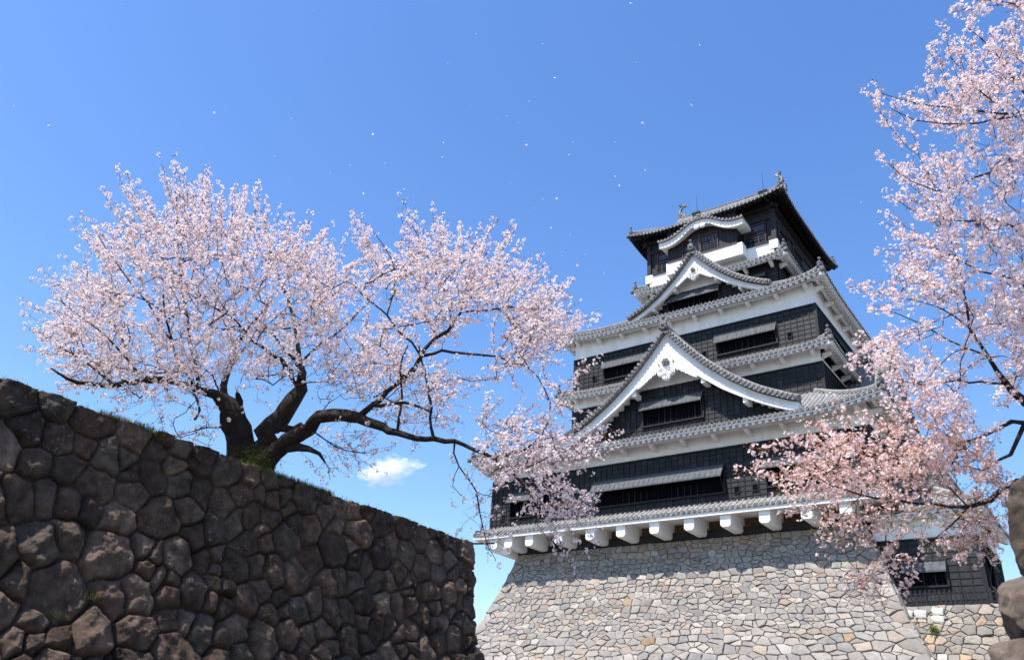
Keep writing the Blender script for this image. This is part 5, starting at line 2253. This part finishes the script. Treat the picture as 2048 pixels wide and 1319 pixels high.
tg += region([(900, 930), (960, 960), (1000, 1080), (985, 1110), (950, 1060), (905, 1000)], 24, rng, Z0 - 1.5, 0.3, 3)
tg += region([(700, 780), (880, 800), (880, 860), (800, 845), (720, 815)], 19, rng, Z0 - .8, 0.6, 2)
tg += region([(400, 760), (460, 770), (540, 770), (600, 690), (640, 720), (650, 800), (620, 800), (560, 800), (480, 800)], 30, rng, Z0, 0.7, 2)
tg += region([(610, 770), (700, 770), (690, 815), (640, 820)], 22, rng, Z0 - .2, 0.4, 4)
tg += region([(1090, 740), (1130, 830), (1170, 860), (1160, 890), (1110, 890), (1070, 850)], 34, rng, Z0 - 2, 0.4, 1)
tg += tips([(60, 632), (48, 602), (85, 540), (132, 520), (75, 560), (150, 445), (172, 470), (168, 430), (210, 385), (235, 335), (255, 350), (280, 372), (322, 325), (350, 320), (368, 345), (405, 345), (415, 335), (440, 385), (472, 375), (512, 372), (490, 390), (530, 405), (560, 422), (580, 432), (610, 450), (640, 470), (660, 455), (690, 480), (740, 500), (735, 520), (62, 700), (65, 655), (90, 640)], Z0 - .1, 1.3, rng, 0, (440, 740), side=3)
tg += tips([(705, 432), (722, 440), (808, 405), (830, 430), (865, 418), (885, 440), (918, 455), (960, 455), (985, 450), (1022, 448), (1040, 485), (1082, 508), (1085, 535), (1142, 560), (1120, 575), (1128, 595), (1150, 610), (1188, 632), (1180, 642), (1150, 655), (1130, 690)], Z0 - .2, 1.1, rng, 0, (860, 780), side=3)
tg += tips([(1192, 722), (1160, 735), (1215, 860), (1235, 868), (1225, 895), (1180, 905), (1190, 1080), (1145, 1130), (1165, 1095), (1128, 1105), (1110, 1060), (1185, 1000), (1192, 1050), (1170, 940)], Z0 - 1.9, 0.3, rng, 1, (1040, 920), 0.45)
def fringe(poly, n, rng, inner, zc, thick, kind, reach=(-10, 25)):
    """straight flowering shoots that stand out of the crown's edge"""
    L_ = []
    for _ in range(n):
        i = rng.integers(len(poly))
        a, b_ = np.array(poly[i]), np.array(poly[(i + 1) % len(poly)])
        q = a + (b_ - a) * rng.random()
        d = q - np.array(inner)
        if d[1] > 0.15 * np.linalg.norm(d):
            continue
        d = d / np.linalg.norm(d) + np.array([0, -0.25])
        L_.append(tuple(q + d * rng.uniform(*reach)))
    return tips(L_, zc, thick, rng, kind, inner, 0.42)


tg += fringe(A1, 26, rng, (440, 740), Z0 - .2, 1.3, 0)
tg += fringe(B1p, 20, rng, (860, 760), Z0 - .4, 1.1, 0)
sk.grow(tg, rng, cenA, shoot=(0.20, 0.46))
sk.radii(0.0022, 2.25)
tree = empty("cherry_tree", tuple(at_depth(505, 945, Z0)))
tag(tree, "old pink cherry tree in blossom leaning over the dark boulder wall", "tree")
me = sk.mesh("trunk", 0.35, rng)
link(bpy.data.objects.new("trunk", me), tree)
KN = {0: (1.0, 0.95), 1: (0.95, 0.85), 2: (0.40, 0.6), 3: (0.22, 0.25), 4: (0.06, 1.0), 5: (0.7, 0.9)}
C, N, FK, LC, LN, LK = dress(sk, rng, 3, 0.050, rmax=0.020, tipmax=1.15, per=(2, 6), kinds=KN, prob=0.80, lmax=2)
print("tree nodes", len(sk.p), "flowers", len(C), "leaves", len(LC), flush=True)
ft = tints(len(C), ((0.96, 0.91, 0.885), (0.935, 0.815, 0.79)), 0.06, rng)
link(bpy.data.objects.new("blossom", flowers("blossom", C, N, 0.034, rng, ft)), tree)
RED = [(0.22, 0.08, 0.055), (0.33, 0.14, 0.09), (0.27, 0.16, 0.06), (0.40, 0.19, 0.15)]
GRN = [(0.13, 0.22, 0.04), (0.18, 0.26, 0.05), (0.24, 0.28, 0.07)]
lt = leaf_tints(LK, rng, {0: RED, 1: RED, 2: RED + GRN, 3: RED, 4: GRN, 5: RED + GRN[2:]})
link(bpy.data.objects.new("young_leaf", leaves("young_leaf", LC, LN, 0.040, rng, lt)), tree)
# ivy and moss about the foot of the trunk
n = 900
c0 = at_depth(515, 920, Z0 - 0.35)
IC = c0 + rng.normal(0, 1, (n, 3)) * np.array([0.10, 0.14, 0.09]) + np.array([0.03, 0, -0.02])
link(bpy.data.objects.new("ivy", leaves("ivy", IC, rng.normal(size=(n, 3)), 0.04, rng, leaf_tints(np.zeros(n), rng, {0: [(0.04, 0.075, 0.012), (0.07, 0.10, 0.02), (0.09, 0.085, 0.02)]}))), tree)

LIMB_SCALE = 0.50
# ---- the nearer tree that reaches in from the right
rng = np.random.default_rng(77)
ZR = 7.0
sk = Skeleton()
L([(2290, 1900, ZR + .9, 75), (2260, 1500, ZR + .8, 66), (2230, 1200, ZR + .7, 58), (2200, 1000, ZR + .6, 50), (2150, 880, ZR + .5, 34), (2095, 832, ZR + .4, 22), (2048, 802, ZR + .3, 12), (2012, 768, ZR + .2, 9), (1975, 709, ZR + .1, 7), (1939, 655, ZR, 5.5), (1930, 591, ZR, 4), (1915, 520, ZR, 2.6), (1880, 470, ZR, 1.6)], None)
L([(2200, 1000, ZR + .6, 42), (2190, 820, ZR + .5, 34), (2180, 600, ZR + .3, 26), (2160, 420, ZR + .2, 20), (2130, 310, ZR + .1, 14), (2090, 240, ZR, 9)])
L([(2130, 310, ZR, 9), (2048, 222, ZR - .1, 5), (2013, 226, ZR - .1, 4.6), (1950, 222, ZR - .2, 4), (1843, 207, ZR - .3, 2.6), (1790, 196, ZR - .3, 1.5), (1752, 182, ZR - .3, 1)])
L([(2013, 233, ZR - .1, 4), (1990, 205, ZR, 3.4), (1960, 180, ZR + .1, 3), (1930, 152, ZR + .1, 2.2), (1900, 115, ZR + .1, 1.4)])
L([(2048, 228, ZR - .1, 4.4), (1985, 240, ZR - .4, 4), (1922, 249, ZR - .5, 3.4), (1831, 238, ZR - .6, 2.2), (1785, 218, ZR - .6, 1.4)])
L([(2090, 240, ZR, 6), (2035, 170, ZR + .2, 4), (2000, 120, ZR + .3, 3), (1965, 80, ZR + .3, 2), (1940, 55, ZR + .3, 1.2)])
L([(2150, 380, ZR + .2, 9), (2048, 309, ZR, 5), (2002, 335, ZR - .1, 4.4), (1926, 364, ZR - .2, 3.6), (1869, 381, ZR - .3, 3), (1824, 364, ZR - .3, 2), (1778, 326, ZR - .3, 1.1)])
L([(2150, 560, ZR + .3, 9), (2060, 480, ZR + .1, 6), (2000, 440, ZR, 4.5), (1930, 440, ZR - .1, 3.2), (1850, 430, ZR - .1, 2), (1795, 400, ZR - .1, 1.2)])
L([(2100, 620, ZR + .3, 7), (2030, 560, ZR + .2, 5), (1960, 540, ZR + .1, 3.6), (1880, 500, ZR, 2.4), (1800, 470, ZR, 1.4)])
L([(2012, 768, ZR + .2, 6), (1980, 766, ZR, 5), (1889, 761, ZR - .2, 3.6), (1807, 761, ZR - .3, 2.4), (1745, 735, ZR - .3, 1.3)])
L([(1975, 709, ZR + .1, 4.5), (1900, 680, ZR + .1, 3.2), (1830, 640, ZR, 2.2), (1770, 620, ZR, 1.3)])
L([(1939, 655, ZR, 3.6), (1870, 610, ZR - .2, 2.6), (1800, 595, ZR - .2, 1.8), (1735, 580, ZR - .2, 1)])
L([(2150, 880, ZR + .4, 14), (2048, 841, ZR + .1, 8), (1980, 868, ZR - .1, 6.5), (1912, 886, ZR - .3, 4.5), (1820, 880, ZR - .5, 3), (1730, 870, ZR - .6, 2), (1660, 855, ZR - .6, 1.2)])
L([(2150, 960, ZR + .2, 20), (2060, 960, ZR, 13), (2003, 985, ZR - .2, 10), (1935, 1014, ZR - .4, 7), (1866, 1009, ZR - .5, 5.5), (1807, 1002, ZR - .6, 5), (1725, 991, ZR - .7, 4), (1662, 968, ZR - .8, 3), (1612, 936, ZR - .8, 2), (1560, 915, ZR - .8, 1.2)])
L([(1921, 990, ZR - .4, 4), (1889, 968, ZR - .5, 3), (1875, 936, ZR - .5, 2), (1850, 910, ZR - .5, 1.2)])
L([(1935, 1014, ZR - .4, 4.5), (1890, 1060, ZR - .5, 3.2), (1840, 1100, ZR - .6, 2.2), (1780, 1130, ZR - .6, 1.6), (1730, 1170, ZR - .6, 1)])
L([(1725, 991, ZR - .7, 2.6), (1690, 1020, ZR - .8, 1.8), (1660, 1060, ZR - .8, 1.2)])
L([(2048, 895, ZR + .1, 8), (2003, 920, ZR, 6), (1970, 940, ZR - .1, 4), (1930, 930, ZR - .2, 2.5)])
L([(2180, 600, ZR + .3, 14), (2150, 300, ZR - 1.6, 8), (2110, 30, ZR - 2.4, 5), (2048, 10, ZR - 2.6, 3.4), (1995, 3, ZR - 2.6, 2.2), (1955, 0, ZR - 2.6, 1.2)])
cenR = at_depth(2120, 760, ZR)
tg = []
tg += region([(1850, 190), (1900, 90), (1960, 70), (2060, 60), (2060, 280), (1960, 260), (1880, 260), (1800, 240), (1780, 210)], 19, rng, ZR, 0.6, 0, gap=-0.04)
tg += region([(1800, 340), (1870, 330), (1940, 300), (2060, 240), (2060, 560), (1830, 560), (1800, 470), (1830, 400)], 18, rng, ZR, 0.7, 0, gap=-0.02)
tg += region([(1790, 560), (2060, 540), (2060, 830), (1900, 850), (1830, 790), (1760, 730), (1765, 620)], 16.5, rng, ZR - .1, 0.8, 1, gap=-0.06)
tg += region([(1560, 920), (1640, 900), (1690, 850), (1760, 860), (1830, 820), (1930, 840), (2010, 860), (2010, 1000), (1960, 1010), (1860, 1000), (1800, 990), (1720, 985), (1640, 980), (1560, 950)], 15, rng, ZR - .5, 0.5, 2, gap=-0.18)
tg += region([(1640, 1000), (1800, 1010), (1980, 1000), (2000, 1090), (1880, 1090), (1800, 1140), (1740, 1150), (1720, 1080), (1650, 1080)], 29, rng, ZR - .5, 0.3, 3)
tg += region([(1730, 1165), (1790, 1110), (1860, 1085), (1860, 1120), (1790, 1155), (1740, 1185)], 17, rng, ZR - .6, 0.2, 2)
tg += region([(1830, 880), (2020, 870), (2025, 1000), (2000, 1110), (1930, 1120), (1900, 1060), (1830, 1010)], 22, rng, ZR - .3, 0.4, 5, gap=-0.1)
tg += region([(1840, 950), (1990, 950), (1990, 1075), (1880, 1060)], 19, rng, ZR - .3, 0.3, 5, gap=-0.3)
tg += region([(1960, 0), (2060, 0), (2060, 22), (2030, 16)], 9, rng, ZR - 2.5, 0.15, 0)
tg += tips([(1738, 188), (1752, 176), (1748, 196), (1890, 48), (1868, 88), (1862, 105), (1905, 85), (1940, 45), (1985, 60), (1860, 132), (1775, 320), (1790, 330), (1782, 392), (1776, 430), (1772, 445), (1800, 470), (1765, 500), (1712, 572), (1722, 585), (1745, 620), (1740, 612), (1785, 680), (1790, 690), (1712, 715), (1705, 722), (1760, 730), (1740, 745)], ZR - .1, 0.4, rng, 0, (2030, 560), 0.6)
tg += tips([(1502, 895), (1478, 940), (1515, 930), (1555, 880), (1545, 950), (1560, 975), (1590, 985), (1610, 838), (1640, 850), (1585, 870), (1700, 1185), (1720, 1195), (1640, 1060), (1645, 1075), (1655, 1110), (1570, 1030)], ZR - .7, 0.2, rng, 2, (1900, 960), 0.7)
sk.grow(tg, rng, cenR, step=0.06, shoot=(0.10, 0.25), maxlink=1.2)
sk.radii(0.0018, 2.25)
tree2 = empty("cherry_tree", tuple(at_depth(2290, 1900, ZR + .9)))
tag(tree2, "nearer cherry tree reaching in at the right edge with coppery young leaves", "tree")
me = sk.mesh("trunk", 0.25, rng)
link(bpy.data.objects.new("trunk", me), tree2)
KN = {0: (0.85, 0.55), 1: (0.92, 0.85), 2: (0.68, 1.0), 3: (0.38, 1.0), 5: (0.42, 1.0)}
C, N, FK, LC, LN, LK = dress(sk, rng, 4, 0.045, rmax=0.015, tipmax=0.85, per=(2, 6), kinds=KN, prob=0.66, lmax=4)
print("tree nodes", len(sk.p), "flowers", len(C), "leaves", len(LC), flush=True)
ft = tints(len(C), ((0.955, 0.895, 0.88), (0.92, 0.77, 0.745)), 0.06, rng)
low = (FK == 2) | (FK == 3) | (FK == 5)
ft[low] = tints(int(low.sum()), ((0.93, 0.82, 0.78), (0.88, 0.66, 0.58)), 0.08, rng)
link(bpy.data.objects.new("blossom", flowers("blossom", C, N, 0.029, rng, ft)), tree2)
COP = [(0.50, 0.20, 0.10), (0.55, 0.27, 0.15), (0.46, 0.25, 0.08), (0.62, 0.36, 0.26)]
lt = leaf_tints(LK, rng, {0: RED + COP, 1: COP + [(0.5, 0.3, 0.25)], 2: COP, 5: COP + [(0.55, 0.33, 0.10), (0.50, 0.36, 0.08), (0.34, 0.32, 0.06)], 3: COP + [(0.30, 0.30, 0.06), (0.40, 0.34, 0.08), (0.55, 0.33, 0.10)]})
link(bpy.data.objects.new("young_leaf", leaves("young_leaf", LC, LN, 0.030, rng, lt)), tree2)

# ---------------------------------------------------------------- turf on the wall head, weeds in the joints
def grass_mesh(name, P, hgt, rng, cols):
    n = len(P)
    a = rng.uniform(0, 2 * math.pi, n)
    h = hgt * rng.uniform(0.4, 1.3, n)
    lean = rng.normal(0, 0.35, (n, 2)) * h[:, None]
    w = 0.004 + 0.003 * rng.random(n)
    du = np.stack([np.cos(a) * w, np.sin(a) * w, np.zeros(n)], -1)
    V = np.stack([P - du, P + du, P + np.stack([lean[:, 0], lean[:, 1], h], -1)], 1)
    F = np.arange(n * 3).reshape(n, 3)
    c = np.array(cols)[rng.integers(0, len(cols), n)] * rng.uniform(0.7, 1.3, (n, 1))
    me = mesh_from_np(name, V.reshape(-1, 3), F.reshape(-1), np.full(n, 3), np.repeat(c, 3, 0), False)
    me.materials.append(M['leaf'])
    return me


rng = np.random.default_rng(9)
GC = [(0.10, 0.14, 0.03), (0.16, 0.18, 0.05), (0.07, 0.10, 0.02), (0.26, 0.23, 0.10)]
n = 9000
yy = rng.uniform(1.4, YE - 0.2, n)
dens = fbm(yy * 1.4, yy * 0 + 3, 3)
k = (dens > 0.02 + 0.3 * (yy > 7.6) - 0.2 * (np.abs(yy - 6.6) < 0.5)) | (rng.random(n) < 0.06)
yy = yy[k]
xx = -8.985 - np.abs(rng.normal(0, 0.07, len(yy)))
P = np.stack([xx, yy, np.full(len(yy), ZW - 0.02)], -1)
gr = bpy.data.objects.new("grass", grass_mesh("grass", P, 0.075, rng, GC))
link(gr)
tag(gr, "short green grass growing along the top of the dark wall", "grass", kind="stuff")


def weed(px, py, label, n=70, hgt=0.10):
    t = ray(px, py)
    s = 8.0
    for _ in range(40):          # meet the battered face of the wall
        z = t[2] * s
        dd = max(0, ZW - z)
        s = -(9.0 - (0.05 * dd + 0.06 * dd * dd) - 0.07) / t[0]
    c = t * s
    r = np.random.default_rng(int(px))
    P = c + r.normal(0, 1, (n, 3)) * np.array([0.02, 0.06, 0.015])
    o = bpy.data.objects.new("weed_tuft", grass_mesh("weed_tuft", P, hgt, r, [(0.05, 0.07, 0.015), (0.08, 0.09, 0.025), (0.10, 0.09, 0.03)]))
    link(o)
    tag(o, label, "weed")


weed(186, 1196, "larger green weed tuft sprouting low on the left of the dark wall", 50, 0.08)
weed(120, 1232, "mossy yellow green tuft on a ledge beside the big lower boulders", 40, 0.04)
weed(318, 868, "small grass tuft hanging at the head of the wall left of the trunk", 60, 0.07)
# weeds in the pale masonry
def weed_far(x, z, yv, label):
    r = np.random.default_rng(int(abs(x * 100)))
    P = np.array([x, yv, z]) + r.normal(0, 1, (160, 3)) * np.array([0.10, 0.02, 0.12])
    o = bpy.data.objects.new("weed_tuft", leaves("weed_tuft", P, r.normal(size=(160, 3)) + (0, -1, 0), 0.13, r, leaf_tints(np.zeros(160), r, {0: [(0.14, 0.20, 0.04), (0.20, 0.24, 0.06)]})))
    link(o)
    tag(o, label, "weed")


weed_far(-9.0, 6.85, 47.95, "bright green weed growing from the terrace wall under the pale stones")

# ---------------------------------------------------------------- petals adrift in the air
rng = np.random.default_rng(15)
seen = [(627, 20), (952, 68), (1085, 88), (1262, 6), (895, 127), (1272, 125), (993, 237), (1058, 203), (940, 214), (1013, 232), (1036, 246), (1383, 210), (1285, 246), (583, 237), (550, 312), (97, 250), (770, 326), (772, 362), (887, 285), (885, 314), (733, 374), (726, 387), (808, 378), (828, 392), (1053, 290), (1138, 310), (1146, 284), (1230, 284), (1238, 370), (1230, 352), (1113, 397), (1085, 398), (1020, 368), (1070, 416), (1125, 512), (1140, 470), (1170, 508), (1155, 530), (1180, 560), (1722, 404), (1208, 545), (745, 268), (28, 212), (428, 225), (1110, 155), (1400, 90), (840, 945), (812, 908), (990, 1170), (985, 1145), (870, 985), (700, 330), (660, 345), (1040, 440), (1102, 455), (1290, 340)]
pet = None
for (x, y) in seen:
    zc = rng.uniform(7, 17)
    if pet is None:
        mb = MB()
        s = 0.011
        mb.add([(0, -s, 0), (s * 0.8, -s * 0.2, s * 0.35), (s * 0.55, s * 0.9, s * 0.3), (0, s * 0.7, 0), (-s * 0.55, s * 0.9, s * 0.3), (-s * 0.8, -s * 0.2, s * 0.35)],
               [(0, 1, 2, 3), (0, 3, 4, 5)], (0.82, 0.74, 0.78))
        o = obj("petal", mb, M['petal'])
        pet = o
    else:
        o = pet.copy()
        COL.objects.link(o)
    o.location = at_depth(x, y, zc)
    o.rotation_euler = tuple(rng.uniform(0, 6.28, 3))
    k = zc / 11 * rng.choice([0.6, 0.8, 1.0, 1.0, 1.4, 2.0])
    o.scale = (k, k, k)
    tag(o, "tiny pale cherry petal drifting through the blue sky", "petal", "drifting petals")

# ---------------------------------------------------------------- small white cloud, a volume of its own
mt = bpy.data.materials.new("cloud vapour")
mt.use_nodes = True
nt = mt.node_tree
nt.nodes.remove(nt.nodes["Principled BSDF"])
pv = node(nt, "ShaderNodeVolumePrincipled")
pv.inputs["Color"].default_value = (0.98, 0.98, 0.98, 1)
pv.inputs["Anisotropy"].default_value = 0.2
tc = node(nt, "ShaderNodeTexCoord").outputs["Object"]
ln = node(nt, "ShaderNodeVectorMath", operation='LENGTH')
nt.links.new(tc, ln.inputs[0])
nz = noise(nt, 2.2, 6, 0.62, tc)
ma = node(nt, "ShaderNodeMath", operation='MULTIPLY_ADD')
nt.links.new(nz, ma.inputs[0])
ma.inputs[1].default_value = 2.4
ma.inputs[2].default_value = -0.72
mb_ = node(nt, "ShaderNodeMath", operation='SUBTRACT')
nt.links.new(ma.outputs[0], mb_.inputs[0])
nt.links.new(ln.outputs["Value"], mb_.inputs[1])
mc = node(nt, "ShaderNodeMath", operation='MULTIPLY')
mc.use_clamp = False
nt.links.new(mb_.outputs[0], mc.inputs[0])
mc.inputs[1].default_value = 0.22
md = node(nt, "ShaderNodeMath", operation='MAXIMUM')
nt.links.new(mc.outputs[0], md.inputs[0])
md.inputs[1].default_value = 0.0
nt.links.new(md.outputs[0], pv.inputs["Density"])
nt.links.new(pv.outputs[0], nt.nodes["Material Output"].inputs["Volume"])
mb = MB()
NU, NV = 20, 12
lathe(mb, (0, 0, 0), [(max(0.01, math.sin(math.pi * j / NV)), -math.cos(math.pi * j / NV)) for j in range(NV + 1)], NU)
cl = obj("cloud", mb, mt)
cl.location = at_depth(772, 938, 1500)
q = Matrix((CR, CF, CU)).transposed().to_4x4()
cl.rotation_euler = (0, math.radians(-6), math.atan2(-CF[0], CF[1]))
cl.scale = (92, 60, 40)
tag(cl, "small puffy white cloud low in the blue sky beyond the wall", "cloud")
